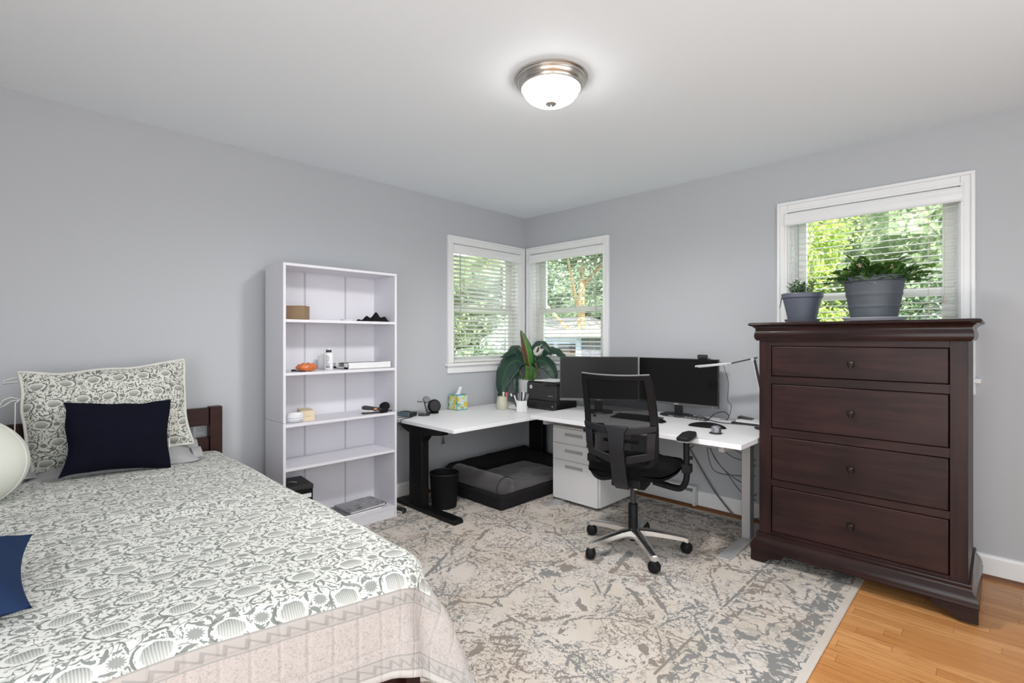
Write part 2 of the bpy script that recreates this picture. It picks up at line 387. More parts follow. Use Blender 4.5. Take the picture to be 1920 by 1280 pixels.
# ================================================================ the room
H = 2.44; RX = 4.6; RY = -5.0; T = .16
def wall_with_holes(name, horiz, holes, a0, a1, along, plane_out):
    """wall slab in the local frame x along, y outward, z up"""
    m = M(); xs = sorted({a0, a1, *[h[0] for h in holes], *[h[1] for h in holes]}); zs = sorted({-.02, H + .02, *[h[2] for h in holes], *[h[3] for h in holes]})
    for i in range(len(xs) - 1):
        for j in range(len(zs) - 1):
            cx, cz = (xs[i] + xs[i + 1]) / 2, (zs[j] + zs[j + 1]) / 2
            if any(h[0] < cx < h[1] and h[2] < cz < h[3] for h in holes): continue
            m.box(xs[i], xs[i + 1], 0, T, zs[j], zs[j + 1])
    return m
RL = Matrix.Rotation(R(90), 4, 'Z')
OPEN1 = (-.926, -.088, 1.045, 2.075); OPEN2 = (.088, .926, 1.045, 2.075); OPEN3 = (2.360, 3.216, 1.045, 2.085)
m = wall_with_holes('wall_left', 0, [OPEN1], RY - T, T, 0, 0)
o = m.build('wall_left', MWALL); o.rotation_euler = (0, 0, R(90)); struct(o)
m = wall_with_holes('wall_right', 0, [OPEN2, OPEN3], -.0, RX + T, 0, 0); struct(m.build('wall_right', MWALL))
struct(M().box(-T, RX + T, RY - T, RY, -.02, H + .02).build('wall_back', MWALL))
struct(M().box(RX, RX + T, RY, 0, -.02, H + .02).build('wall_side', MWALL))
struct(M().box(-T, RX + T, RY - T, T, -.12, 0).build('floor', MFLOOR))
struct(M().box(-T, RX + T, RY - T, T, H, H + .12).build('ceiling', MCEIL))
prof = [(0, .012), (.013, .012), (.013, .105), (.009, .118), (0, .122)]
m = M().sweep([(d, z) for d, z in prof], RY, 0, lambda d, z, t: (d, t, z)); struct(m.build('baseboard_left', MW))
m = M().sweep(prof, 0, RX, lambda d, z, t: (t, -d, z)); struct(m.build('baseboard_right', MW))
MSHOE = paint('oak_shoe_moulding', (.17, .07, .028), .5, var=.15)
q = [(.013, 0), (.030, 0), (.028, .010), (.021, .016), (.013, .018)]
struct(M().sweep(q, RY, 0, lambda d, z, t: (d, t, z)).build('trim_1', MSHOE))
struct(M().sweep(q, 0, RX, lambda d, z, t: (t, -d, z)).build('trim_2', MSHOE))

# ---------------------------------------------------------------- windows (local frame: x along the wall, y outward, z up)
def window(name, rot, op, casing, blind_label, side, slat_tilt, wand_x, cord=True):
    x0, x1, z0, z1 = op; c0, c1, ct = casing
    root = bpy.data.objects.new(name, None); COL.objects.link(root); root.rotation_euler = (0, 0, rot); struct(root)
    # casing: flat board with a raised back band and an inner bead
    m = M()
    for a, b in ((c0, x0 + .004), (x1 - .004, c1)):
        m.box(a, b, -.016, 0, z0 - .0, ct - .0005)
    m.box(x0 + .0045, x1 - .0045, -.0158, 0, z1 - .004, ct - .0005)
    for a, b in ((c0, c0 + .018), (c1 - .018, c1)): m.box(a, b, -.026, -.0155, z0, ct - .0181)
    m.box(c0, c1, -.026, -.0155, ct - .018, ct + .0005)
    for a, b in ((x0 - .012, x0 + .004), (x1 - .004, x1 + .012)): m.box(a, b, -.021, -.0155, z0, z1 - .0045)
    m.box(x0 - .012, x1 + .012, -.021, -.0155, z1 - .004, z1 + .012)
    m.build('window_frame', MW, root, bevel=.003)
    m = M().box(x0, x0 + .012, -.002, T, z0, z1).box(x1 - .012, x1, -.002, T, z0, z1).box(x0, x1, -.002, T, z1 - .012, z1)
    for a, b in ((x0 + .012, x0 + .026), (x1 - .026, x1 - .012)): m.box(a, b, .055, .068, z0, z1 - .012)
    m.build('window_jamb', MW, root)
    M().box(c0 - .022, c1 + .022, -.045, .0, z0 - .026, z0).box(x0, x1, -.0, T + .03, z0 - .03, z0).build('window_sill', MW, root, bevel=.004)
    M().box(c0, c1, -.018, 0, z0 - .088, z0 - .026).build('window_apron', MW, root, bevel=.004)
    # two hung sashes
    zm = 1.525
    for nm, za, zb, y0 in (('upper_sash', zm - .022, z1 - .012, .104), ('lower_sash', z0, zm + .022, .070)):
        s0, s1 = x0 + .013, x1 - .013; st = .072; m = M()
        m.box(s0, s0 + st, y0, y0 + .032, za, zb).box(s1 - st, s1, y0, y0 + .032, za, zb)
        m.box(s0 + st, s1 - st, y0, y0 + .032, za, za + (.044 if nm == 'upper_sash' else .05)).box(s0 + st, s1 - st, y0, y0 + .032, zb - .044, zb)
        so = m.build(nm, MW, root, bevel=.003)
        M().box(s0 + st - .004, s1 - st + .004, y0 + .014, y0 + .018, za + .04, zb - .04).build('pane', MGLASS, so)
    # ---- the blind is a thing of its own, hung in the opening
    b = thing('window_blind', blind_label, 'blind', (0, 0, 0), rot, 'horizontal slat blinds')
    b0, b1 = x0 + .018, x1 - .018
    vt = z1 - .014; vb = vt - .078
    pr = [(-.034, vb), (-.030, vb), (-.030, vt - .004), (-.024, vt), (-.036, vt), (-.039, vt - .012), (-.036, vt - .022), (-.039, vt - .040), (-.036, vb + .014), (-.039, vb + .006)]
    v0, v1 = x0 - .006, x1 + .006
    m = M().prism(pr, v0, v1, lambda y, z, t: (t, y, z))
    m.box(v0, v0 + .006, -.03, .005, vb, vt).box(v1 - .006, v1, -.03, .005, vb, vt)
    m.build('valance', MW, b)
    M().box(b0, b1, -.012, .045, vt - .055, vt - .006).build('headrail', MW, b, bevel=.002)
    m = M(); z = vb - .012; a = slat_tilt; n = 0; zs = []
    while z > z0 + .045:
        # curved slat: room edge at -y
        pts = [(-.0235, .0), (-.012, .0022), (0, .003), (.012, .0022), (.0235, 0)]
        sec = [(y * cos(a) - (h) * sin(a) + .018, -y * sin(a) + h * cos(a) + z) for y, h in pts]
        sec += [(y, q - .0026) for y, q in reversed(sec)]
        m.prism(sec, b0 + .004, b1 - .004, lambda y, q, t: (t, y, q)); zs.append(z); z -= .0372
    m.build('slats', MSLAT, b)
    M().box(b0 + .004, b1 - .004, -.008, .044, z0 + .003, z0 + .020).build('bottom_rail', MSLAT, b, bevel=.003)
    for xx in (b0 + .12, b1 - .12):
        for yy in (-.0075, .0435): M().box(xx - .0009, xx + .0009, yy - .0006, yy + .0006, z0 + .02, vb + .02).build('ladder_cord', MLADDER, b)
    m = M().tube([(wand_x, -.016, vb + .01), (wand_x, -.020, vb - .06), (wand_x, -.020, vb - .52)], .0042, 8).lathe([(.004, 0), (.0065, .006), (.005, .03), (.003, .032)], 10, (wand_x, -.020, vb - .55))
    m.build('tilt_wand', MWAND, b, smooth=True)
    if cord:
        xx = (b1 - .05) if wand_x < (b0 + b1) / 2 else b0 + .05
        m = M().tube([(xx, -.018, vb + .01), (xx, -.021, vb - .2), (xx, -.021, vb - .52)], .0011, 6)
        m.lathe([(.003, 0), (.006, -.008), (.0075, -.036), (.004, -.042)], 10, (xx, -.021, vb - .50))
        m.build('pull_cord', MLADDER, b)
    return root, b
MSLAT = paint('slat_white', (.82, .80, .755), .4, var=.01)
MLADDER = paint('ladder_cord', (.62, .57, .48), .8, var=.05)
MWAND = paint('clear_wand', (.42, .42, .42), .25, var=.05)
window('window_1', R(90), OPEN1, (-.982, -.030, 2.136), 'white slatted blind on the left wall, its slats tilted up', 0, R(13), OPEN1[0] + .075, False)
window('window_2', 0, OPEN2, (.030, .982, 2.137), 'white slatted blind over the shed view, behind the left monitor', 0, R(-8), OPEN2[1] - .075, False)
window('window_3', 0, OPEN3, (2.303, 3.273, 2.150), 'white slatted blind behind the potted plants above the dark dresser', 0, R(-8), OPEN3[0] + .07)

# ---------------------------------------------------------------- outside
MGRASS = leafmat('lawn', (.10, .17, .045), (.17, .24, .07), 3, .9)
o = M().box(-40, 40, T + .05, 45, -1.0, -.9).add([], []).build('ground', MGRASS); struct(o)
struct(M().box(-45, -T - .05, -20, T + .05, -1.0, -.9).build('ground', MGRASS))
rnd = random.Random(5)
MBARK = paint('bark', (.20, .15, .10), .9, var=.3, vscale=6, bump=.5, bscale=20)
MBARKT = paint('tan_bark', (.46, .30, .16), .85, var=.15, vscale=5, bump=.3, bscale=14)
LEAFM = {'mid': leafmat('leaves_mid', (.13, .19, .09), (.38, .44, .26), 1.4, .5, .35), 'dark': leafmat('leaves_dark', (.07, .12, .06), (.24, .30, .19), 1.6, .5, .25),
         'lime': leafmat('leaves_lime', (.36, .48, .10), (.62, .68, .26), 2, .5, .4), 'grey': leafmat('leaves_grey', (.20, .28, .20), (.46, .52, .42), 1.8, .6, .3)}
def leaves(c, rad, n, size, rg, clumps=26):
    m = M(); cs = []
    for k in range(clumps):
        while True:
            p = Vector((rg.uniform(-1, 1), rg.uniform(-1, 1), rg.uniform(-1, 1)))
            if p.length < 1: break
        cs.append(Vector((p.x * rad[0], p.y * rad[1], p.z * rad[2])))
    vs0 = len(m.v); m.ball(c, tuple(q * .60 for q in rad), 30, 20)
    for i in range(vs0, len(m.v)):
        p = Vector(m.v[i]) - Vector(c); p *= 1 + .55 * mnoise.noise(p * 1.6 / min(rad) + Vector((n, 0, 0))) + .30 * mnoise.noise(p * 5 / min(rad)); p += Vector(c); m.v[i] = (p.x, p.y, max(p.z, -.02))
    for i in range(n):
        k = cs[rg.randrange(clumps)]; s0 = .30 * min(rad)
        p = k + Vector((rg.gauss(0, s0), rg.gauss(0, s0), rg.gauss(0, s0 * .8))) + Vector(c)
        if p.z < .02: p.z = .02 + rg.random() * .3
        e = Euler((rg.uniform(-.9, .9), rg.uniform(-.9, .9), rg.uniform(0, 6.28))).to_matrix(); s = size * rg.uniform(.6, 1.3)
        q = [(-.5, 0, 0), (-.1, -.3, .06), (.5, 0, 0), (-.1, .3, .06)]
        m.add([p + e @ (Vector(v) * s) for v in q], [(0, 1, 2, 3)])
    return m
def tree(name, label, cat, x, y, h, rad, kind, n, size=.16, bark=None, trunk=.13, limbs=3, seed=1, clumps=26, group=None):
    rg = random.Random(seed); t = thing(name, label, cat, (x, y, -.9), 0, group)
    if trunk:
        m = M(); pts = [(0, 0, -.02), (.06, .03, h * .3), (.02, .1, h * .55), (.1, .05, h * .85)]
        m.tube(pts, [trunk * 1.25, trunk, trunk * .8, trunk * .3], 10)
        for k in range(limbs):
            a = k * 2.2 + seed; z = h * (.42 + .12 * k)
            m.tube([(.04, .06, z), (cos(a) * .5, sin(a) * .5, z + .45), (cos(a) * 1.3, sin(a) * 1.3, z + 1.1)], [trunk * .6, trunk * .4, trunk * .15], 8)
        m.build('trunk', bark or MBARK, t, smooth=True)
    leaves((0, 0, h), rad, n, size, rg, clumps).build('foliage', LEAFM[kind], t)
    return t
tree('tree', 'tall tree with a pale tan trunk seen through the corner window', 'tree', -3.1, 5.0, 4.9, (2.2, 1.8, 1.6), 'grey', 4600, .10, MBARKT, .10, 4, 3, group='trees beyond the windows')
tree('tree', 'mid green tree filling the left wall window', 'tree', -7.2, 4.6, 3.1, (2.8, 2.4, 1.9), 'mid', 9500, .11, None, .16, 3, 4, group='trees beyond the windows')
tree('tree', 'dark leafy tree at the left edge of the left wall window', 'tree', -9.5, 3.0, 3.0, (2.6, 2.2, 2.4), 'dark', 8000, .12, None, .18, 3, 6, group='trees beyond the windows')
tree('tree', 'dark green tree standing behind the shed', 'tree', -8.0, 11.5, 3.4, (3.4, 2.6, 2.6), 'dark', 9000, .14, None, .2, 3, 8, group='trees beyond the windows')
tree('tree', 'olive green tree to the right of the shed', 'tree', -2.6, 9.5, 2.9, (2.0, 1.8, 1.8), 'mid', 6500, .10, None, .15, 3, 9, group='trees beyond the windows')
tree('tree', 'broad olive tree behind the cactus in the window above the dresser', 'tree', 1.7, 9.0, 3.7, (3.2, 2.2, 2.3), 'mid', 12000, .10, None, .18, 3, 11, group='trees beyond the windows')
tree('tree', 'grey green tree at the far side of the window above the dresser', 'tree', 3.9, 7.6, 2.9, (1.7, 1.6, 2.2), 'grey', 8000, .09, None, .14, 3, 12, group='trees beyond the windows')
tree('tree', 'bright lime tree at the near edge of the window above the dresser', 'tree', .95, 6.2, 3.55, (.60, .6, 1.0), 'lime', 3500, .08, None, .1, 3, 13, group='trees beyond the windows')
tree('shrub', 'lime green shrub just outside, low between the two plant pots', 'shrub', 2.26, 1.55, 2.20, (.20, .17, .30), 'lime', 620, .060, None, .012, 0, 14, 14)
tree('shrub', 'dark hedge shrub below the window above the dresser', 'shrub', 3.0, 4.4, 1.75, (1.5, .7, 1.05), 'dark', 3600, .09, None, .05, 2, 15, 20)
tree('shrub', 'olive bush below the left wall window', 'shrub', -4.6, 3.2, 1.35, (1.9, 1.3, .9), 'dark', 1700, .12, None, .05, 2, 16, 20)
# the shed
t = thing('garden_shed', 'garden shed with a pale hipped roof and blue-grey front', 'shed', (-4.15, 6.0, -.9), R(-12))
MSHED = paint('shed_boards', (.13, .13, .18), .8, var=.12, vscale=4); MROOF = paint('shed_roof', (.30, .27, .26), .8, var=.05, vscale=3)
MPOST = paint('pale_post', (.46, .50, .66), .6, var=.03); MSHWIN = paint('shed_opening', (.09, .06, .055), .6, var=.15)
M().box(-1.5, 1.5, -.9, .9, 0, 2.2).build('body', MSHED, t)
m = M().add([(-1.75, -1.15, 2.19), (1.75, -1.15, 2.19), (1.75, 1.15, 2.19), (-1.75, 1.15, 2.19), (-.75, 0, 2.66), (.75, 0, 2.66)], [(0, 1, 5, 4), (1, 2, 5), (2, 3, 4, 5), (3, 0, 4), (3, 2, 1, 0)])
m.build('roof', MROOF, t)
for x in (-1.45, -.75, -.02, .72, 1.45): M().box(x - .045, x + .045, -.97, -.90, 0, 2.15).build('post', MPOST, t)
M().box(-1.5, 1.5, -.96, -.90, 2.04, 2.18).build('beam', MPOST, t)
for x in (-1.1, -.385, .35, 1.085): M().box(x - .27, x + .27, -.925, -.89, 1.0, 1.95).build('window', MSHWIN, t)
# low rail fence seen under the left window's trees
t = thing('rail_fence', 'grey wooden rail fence beyond the left wall window', 'fence', (-5.5, 4.3, -.9), R(42))
MFEN = paint('weathered_rail', (.42, .40, .43), .8, var=.12)
for k in range(6): M().box(-2.5 + k - .05, -2.5 + k + .05, -.05, .05, 0, 1.35).build('post', MFEN, t)
for z in (.4, .8, 1.2): M().box(-2.6, 2.6, .05, .09, z - .06, z + .06).build('rail', MFEN, t)

# ---------------------------------------------------------------- ceiling light
t = thing('ceiling_light', 'flush ceiling light with stepped nickel rings and glowing white bowl', 'ceiling light', (1.905, -1.885, H))
prof = [(.05, 0), (.163, 0), (.167, -.004), (.167, -.009), (.163, -.012), (.158, -.012), (.157, -.017), (.160, -.020), (.157, -.024), (.153, -.024), (.150, -.030), (.144, -.039), (.141, -.041), (.144, -.045), (.141, -.050), (.134, -.053), (.131, -.050), (.131, -.046), (.05, -.044)]
M().lathe(prof, 64).build('canopy_ring', MNICKEL, t, smooth=True, angle=25)
MBOWL = glow('lit_glass_bowl', (1, .985, .96), 17)
prof = [(.1305, -.048), (.1295, -.056), (.122, -.073), (.108, -.090), (.086, -.104), (.055, -.1135), (.02, -.1175), (.001, -.118)]
M().lathe(prof, 48, caps=False).build('glass_bowl', MBOWL, t, smooth=True)
M().lathe([(.001, -.114), (.022, -.1155), (.0255, -.118), (.020, -.1235), (.007, -.125), (.0045, -.130), (.0055, -.134), (.004, -.139), (.0005, -.1405)], 20, caps=False).build('finial', MNICKEL, t, smooth=True)

bulb = lamp('bulb_light', 'SPOT', (1.905, -1.885, H - .19), (0, 0, 0), 84, (1, .98, .955), spot_size=R(172), spot_blend=.55, shadow_soft_size=.11); bulb.parent = t; bulb.location = (0, 0, -.15)
# ---------------------------------------------------------------- rug
RW, RLN = 2.79, 3.66
o = M().box(-RW, 0, -RLN, 0, 0, .008).build('area_rug', rugmat(RW, RLN), bevel=.003)
o.location = (2.862, -.075, .0005); tag(o, 'large beige and grey distressed rug under the desk chair', 'rug')
ZR = .0088                                   # top of the rug
# ================================================================ bookcase
BX0, BX1, BY0, BY1, BZ = .055, .339, -2.469, -1.692, 1.691
t = thing('bookcase', 'tall white open bookcase with five compartments against the left wall', 'bookcase', (0, 0, ZR))
sh = [1.362, 1.042, .733, .470]
for y, in ((BY0,), (BY1 - .016,)):
    m = M().box(BX0, BX1, y, y + .016, 0, .742).box(BX0, BX1, y, y + .016, .7435, BZ - ZR)
    m.build('side_panel', MLAM, t, bevel=.001)
M().box(BX0, BX1 + .001, BY0, BY1, BZ - ZR, BZ - ZR + .016).build('top_panel', MLAM, t, bevel=.001)
m = M().box(BX0, BX0 + .005, BY0 + .016, BY1 - .016, .02, BZ - ZR)
m.build('back_panel', MLAM, t)
MGRV = paint('panel_joint', (.50, .50, .54), .6, var=.02)
for y in (-2.221, -1.934): M().box(BX0 + .004, BX0 + .0062, y - .006, y + .006, .02, BZ - ZR).build('back_joint', MGRV, t)
for z in sh: M().box(BX0 + .006, BX1 - .002, BY0 + .0165, BY1 - .0165, z - .017, z).build('shelf', MLAM, t, bevel=.001)
M().box(BX0 + .006, BX1 - .002, BY0 + .0165, BY1 - .0165, .062, .078).build('bottom_shelf', MLAM, t, bevel=.001)
M().box(BX1 - .02, BX1 - .004, BY0 + .0165, BY1 - .0165, 0, .062).build('plinth', MLAM, t, bevel=.001)
MHOLE = paint('pin_hole', (.25, .25, .28), .8)
for z in (1.42, 1.30, .98, .52, .40):
    for x in (BX0 + .06, BX1 - .045): M().lathe([(.0025, 0), (.0025, .0006)], 8, (x, BY1 - .0162, z), rot=Matrix.Rotation(R(90), 3, 'X')).build('shelf_pin', MHOLE, t)
Z1, Z2, Z3, Z4, Z0 = [z + ZR + .0006 for z in sh] + [.078 + ZR + .0006]

# top compartment
t = thing('cardboard_box', 'small brown cardboard box on the topmost shelf of the bookcase', 'box', (.215, -2.330, Z1), R(-43))
M().box(-.045, .045, -.055, .055, 0, .088).build('carton', MCARD, t, bevel=.001)
M().box(-.0455, .0455, -.012, .012, .0865, .0885).build('tape', paint('packing_tape', (.36, .26, .16), .3), t)
o = M().lathe([(.001, 0), (.035, 0), (.040, .010), (.037, .011), (.033, .003), (.001, .003)], 28).build('dish', MWPLA, smooth=True)
o.location = (.27, -2.03, Z1); tag(o, 'flat white dish on the topmost shelf of the bookcase', 'dish')
def cloth_lump(x, y):
    h = .022 + .030 * exp(-((x - .2) ** 2 / .16 + y * y / .3)) + .012 * sin(9 * x + 3 * y) + .007 * sin(14 * y)
    return h * max(0, 1 - (x * x) ** 2) ** .5 * max(0, 1 - y ** 4) ** .5
m = M().grid(26, 14, lambda u, v: ((v - .5) * .13, (u - .5) * .20, cloth_lump(u * 2 - 1, v * 2 - 1) + .001))
m.grid(26, 14, lambda u, v: ((v - .5) * .13, (u - .5) * .20, .0004))
o = m.build('glasses_pouch', cloth('black_knit', (.012, .012, .013)), smooth=True, angle=80); o.location = (.235, -1.815, Z1); tag(o, 'crumpled black cloth pouch on the topmost bookcase shelf', 'pouch')

# second compartment: bottles, snack bag, sorter tray
def bottle(x, y, h, r, label, cap, printed, sx=1.0):
    t = thing('bottle', label, 'bottle', (x, y, Z2))
    M().lathe([(r * .9, 0), (r, .004), (r, h * .72), (r * .85, h * .78), (r * .5, h * .81), (r * .48, h * .84)], 28, sx=.6).build('body', MWPLA, t, smooth=True)
    if cap:
        M().lathe([(r * .62, h * .81), (r * .62, h * .90), (r * .5, h * .91)], 20).build('cap', MBLACK, t, smooth=True)
        M().lathe([(r * .3, h * .905), (r * .28, h * .95), (r * .12, h)], 16).build('nozzle', MWPLA, t, smooth=True)
    if printed:
        m = M(); d = paint('label_ink', (.10, .10, .12), .6); rg = random.Random(3)
        for k in range(9):
            z = h * (.64 - .055 * k); L = r * rg.uniform(.7, 1.2)
            for a in range(5):
                a0 = -.55 + a * .22
                if a * .22 > L / r * .8: break
                a1 = a0 + .19
                m.add([(r * .6 * 1.015 * cos(a0), r * 1.015 * sin(a0), z), (r * .6 * 1.015 * cos(a1), r * 1.015 * sin(a1), z), (r * .6 * 1.015 * cos(a1), r * 1.015 * sin(a1), z + .003), (r * .6 * 1.015 * cos(a0), r * 1.015 * sin(a0), z + .003)], [(0, 1, 2, 3)])
        for a0 in (-.45, -.15, .15):
            a1 = a0 + .22; z = .012
            m.add([(r * .61 * cos(a0), r * 1.02 * sin(a0), z), (r * .61 * cos(a1), r * 1.02 * sin(a1), z), (r * .61 * cos(a1), r * 1.02 * sin(a1), z + .013), (r * .61 * cos(a0), r * 1.02 * sin(a0), z + .013)], [(0, 1, 2, 3)])
        m.build('label_print', d, t)
    return t
t = bottle(.205, -2.125, .142, .029, 'white bottle with black cap and small black print on the second shelf', True, True); t.rotation_euler.z = R(-42)
t = bottle(.130, -2.132, .118, .030, 'plain white bottle just behind the printed white bottle', False, False); t.rotation_euler.z = R(-42)
MORG = paint('orange_wrapper', (.62, .17, .055), .35, var=.25, vscale=40, bump=.4, bscale=60)
def bagf(u, v, s):
    a, b = u * 2 - 1, v * 2 - 1
    pinch = (1 - .55 * max(0, a) ** 2 - .25 * max(0, -a) ** 3)
    z = .026 + s * .026 * max(0, 1 - a ** 4) ** .6 * max(0, 1 - b ** 4) ** .6 + .004 * sin(11 * a + 4 * b) * (1 - a * a)
    return (b * .038 * pinch, a * .062, z * (1 - .1 * a * a))
m = M().grid(24, 12, lambda u, v: bagf(u, v, 1)).grid(24, 12, lambda u, v: bagf(u, v, -1))
o = m.build('snack_bag', MORG, smooth=True, angle=60); o.location = (.275, -2.300, Z2); o.rotation_euler = (0, 0, R(8)); tag(o, 'crinkled orange snack bag on the second shelf of the bookcase', 'bag')
m = M().tube([(.30, -2.405, Z2 + .010), (.315, -2.392, Z2 + .012), (.316, -2.375, Z2 + .007), (.312, -2.345, Z2 + .0035), (.31, -2.32, Z2 + .0035)], [.006, .007, .003, .003, .003], 8)
o = m.build('cable_end', MCABLE, smooth=True); tag(o, 'short black cable end beside the orange snack bag', 'cable')
# white open sorter tray
t = thing('letter_tray', 'low white open tray lying on the second bookcase shelf', 'tray', (0, 0, Z2))
y0, y1, x0, x1 = -2.045, -1.722, .10, .315
M().box(x0, x1, y0, y1, 0, .005).build('base', MWPLA, t)
m = M().box(x1 - .006, x1, y0, y1, 0, .044).box(x0, x0 + .006, y0, y1, 0, .044).box(x0, x1, y1 - .006, y1, 0, .044)
m.box(x1 - .06, x1, y0, y0 + .006, 0, .040).box(x0, x0 + .05, y0, y0 + .006, 0, .040).box(x0, x1, y0, y0 + .004, 0, .016)
m.build('rim', MWPLA, t, bevel=.002)
M().box(x0 + .008, x1 - .008, y0 + .04, y1 - .008, .034, .038).build('dark_insert', MBLACK, t)

# third compartment
t = thing('face_mask', 'white cupped face mask on the third shelf of the bookcase', 'face mask', (.285, -2.372, Z3))
def maskf(u, v):
    a, b = u * 2 - 1, v * 2 - 1
    w = .055 * (1 - .35 * abs(b) ** 2.5)
    y = a * w; z = .033 + b * .030
    x = .040 * (1 - a * a) * (1 - .5 * b * b) + .003 * cos(b * 14)
    return (x - .01, y, z)
m = M().grid(20, 16, maskf); m.build('cup', cloth('mask_fabric', (.80, .80, .82)), t, smooth=True, solid=.002, angle=80)
m = M().tube([(-.01, -.045, .055), (-.03, -.035, .05), (-.035, -.03, .02), (-.01, -.045, .008)], .0015, 6); m.build('ear_loop', MWPLA, t, smooth=True)
t = thing('carton', 'small cream coloured carton behind the face mask', 'box', (.200, -2.275, Z3), R(-12))
M().box(-.075, .075, -.038, .038, 0, .062).build('box', MCREAM, t, bevel=.001)
M().box(.075, .0756, -.012, .014, .026, .030).build('print', paint('tan_print', (.45, .34, .20), .7), t)
t = thing('stapler', 'black stapler with orange badge on the third shelf of the bookcase', 'stapler', (.285, -1.845, Z3), R(78))
M().box(-.075, .070, -.018, .018, 0, .010).build('base', MBLACK, t, bevel=.003)
m = M().prism([(-.078, .036), (-.074, .052), (-.05, .056), (.05, .034), (.068, .022), (.068, .012), (.05, .014), (-.07, .030)], -.017, .017, lambda x, z, t: (-x * -1, t, z)); m.build('lever_arm', MBLACK, t, bevel=.004)
M().box(.0, .022, -.0178, .0178, .026, .036).build('badge', paint('orange_badge', (.75, .25, .10), .5), t)
M().box(-.06, .06, -.010, .010, .010, .018).build('magazine', MCHROME, t, bevel=.002)
t = thing('headphones', 'black folded headphones beside the stapler', 'headphones', (.270, -1.752, Z3), R(20))
M().lathe([(.002, -.014), (.030, -.014), (.038, -.004), (.036, .008), (.022, .016), (.002, .017)], 24, (.0, .005, .036), rot=Euler((R(35), R(28), 0)).to_matrix(), sx=.9).build('ear_cup', MBLACK2, t, smooth=True)
M().lathe([(.002, -.012), (.028, -.012), (.034, -.003), (.030, .008), (.002, .012)], 24, (.025, -.035, .014), rot=Euler((R(6), R(-8), 0)).to_matrix()).build('ear_cup', MBLACK2, t, smooth=True)
m = M().tube([(.02, -.035, .018), (.045, .0, .010), (.045, .035, .008), (.02, .045, .024), (0, .03, .045)], .0055, 8, flat=.6); m.build('headband', MBLACK, t, smooth=True)

# bottom compartment
t = thing('archive_box', 'black storage box with a white label in the bottom of the bookcase', 'box', (.195, -2.348, Z0), R(-6))
M().box(-.12, .115, -.085, .080, 0, .255).build('body', MBLACK2, t, bevel=.002)
M().box(-.123, .118, -.088, .083, .243, .268).build('lid', MBLACK, t, bevel=.003)
M().box(.1155, .1165, .015, .070, .19, .215).build('label', MPAPER, t)
M().box(.1155, .1163, .02, .065, .13, .185).build('label_panel', paint('label_blue_grey', (.13, .13, .17), .6), t)
M().tube([(.0, -.03, .270), (.02, -.02, .276), (.03, .01, .272)], .003, 6).build('cord', MSILVER, t, smooth=True)
def magmat():
    g = G('magazine_cover'); o = g.obj()
    f = g.noise(o, 22, 3, .6); f2 = g.noise(o, 9, 1)
    c = g.mix(g.math('MULTIPLY', g.step(f, .55, .6), g.step(f2, .5, .55)), (.27, .27, .285), (.06, .06, .07))
    c = g.mix(g.step(g.noise(o, 40, 2), .62, .66), c, (.42, .42, .44))
    return g.bsdf(c, .3)
MMAG = magmat()
t = thing('magazine', 'glossy grey magazine on top of the pile in the bottom of the bookcase', 'magazine', (.20, -1.895, Z0 + .0135), R(3), 'reading pile in the bookcase')
M().box(-.105, .105, -.135, .145, .0006, .009).build('pages', MPAPER, t); M().box(-.107, .107, -.137, .147, .009, .0102).build('cover', MMAG, t)
M().box(.106, .1075, .128, .140, .001, .009).build('spine_mark', MBLACK, t)
t = thing('magazine', 'dark edged magazine at the bottom of the bookcase pile', 'magazine', (.205, -1.935, Z0), R(0), 'reading pile in the bookcase')
M().box(-.110, .110, -.145, .135, .0006, .012).build('pages', MPAPER, t); M().box(-.112, .112, -.147, .137, .012, .0132).build('cover', paint('dark_cover', (.14, .14, .15), .35), t)

# ================================================================ dresser
t = thing('dresser', 'dark espresso chest of four drawers with moulded top and base', 'dresser', (0, 0, .0))
DL, DRt, DF, DB = 2.393, 3.266, -.640, -.085
ZB = .012
for a in (DL, DRt - .062): M().box(a, a + .062, DF, DB, .12, 1.250).build('side_post', MESPV, t, bevel=.002)
for a, b in ((1.215, 1.250), (1.006, 1.047), (.716, .759), (.439, .474), (.120, .183)): M().box(DL + .062, DRt - .062, DF + .004, DB - .012, a, b).build('rail', MESP, t)
M().box(DL + .062, DRt - .062, DB - .012, DB, .12, 1.250).build('back_panel', MESP, t)
KN = [1.126, .877, .597, .312]
for (a, b), kz in zip(((1.050, 1.212), (.762, 1.003), (.477, .713), (.186, .436)), KN):
    d = M().box(DL + .066, DRt - .066, DF - .004, DF + .04, a, b); d = d.build('drawer', MESP, t, bevel=.005, seg=3)
    m = M().lathe([(.006, 0), (.005, .010), (.011, .014)], 16, (2.830, DF - .004, kz + .004), rot=Matrix.Rotation(R(90), 3, 'X'))
    m.lathe([(.016, .014), (.017, .011), (.0155, .006), (.012, -.010), (.006, -.017), (.0065, -.020), (.001, -.024)], 20, (2.830, DF - .020, kz), sy=.7)
    m.build('knob', MBRONZE, d, smooth=True)
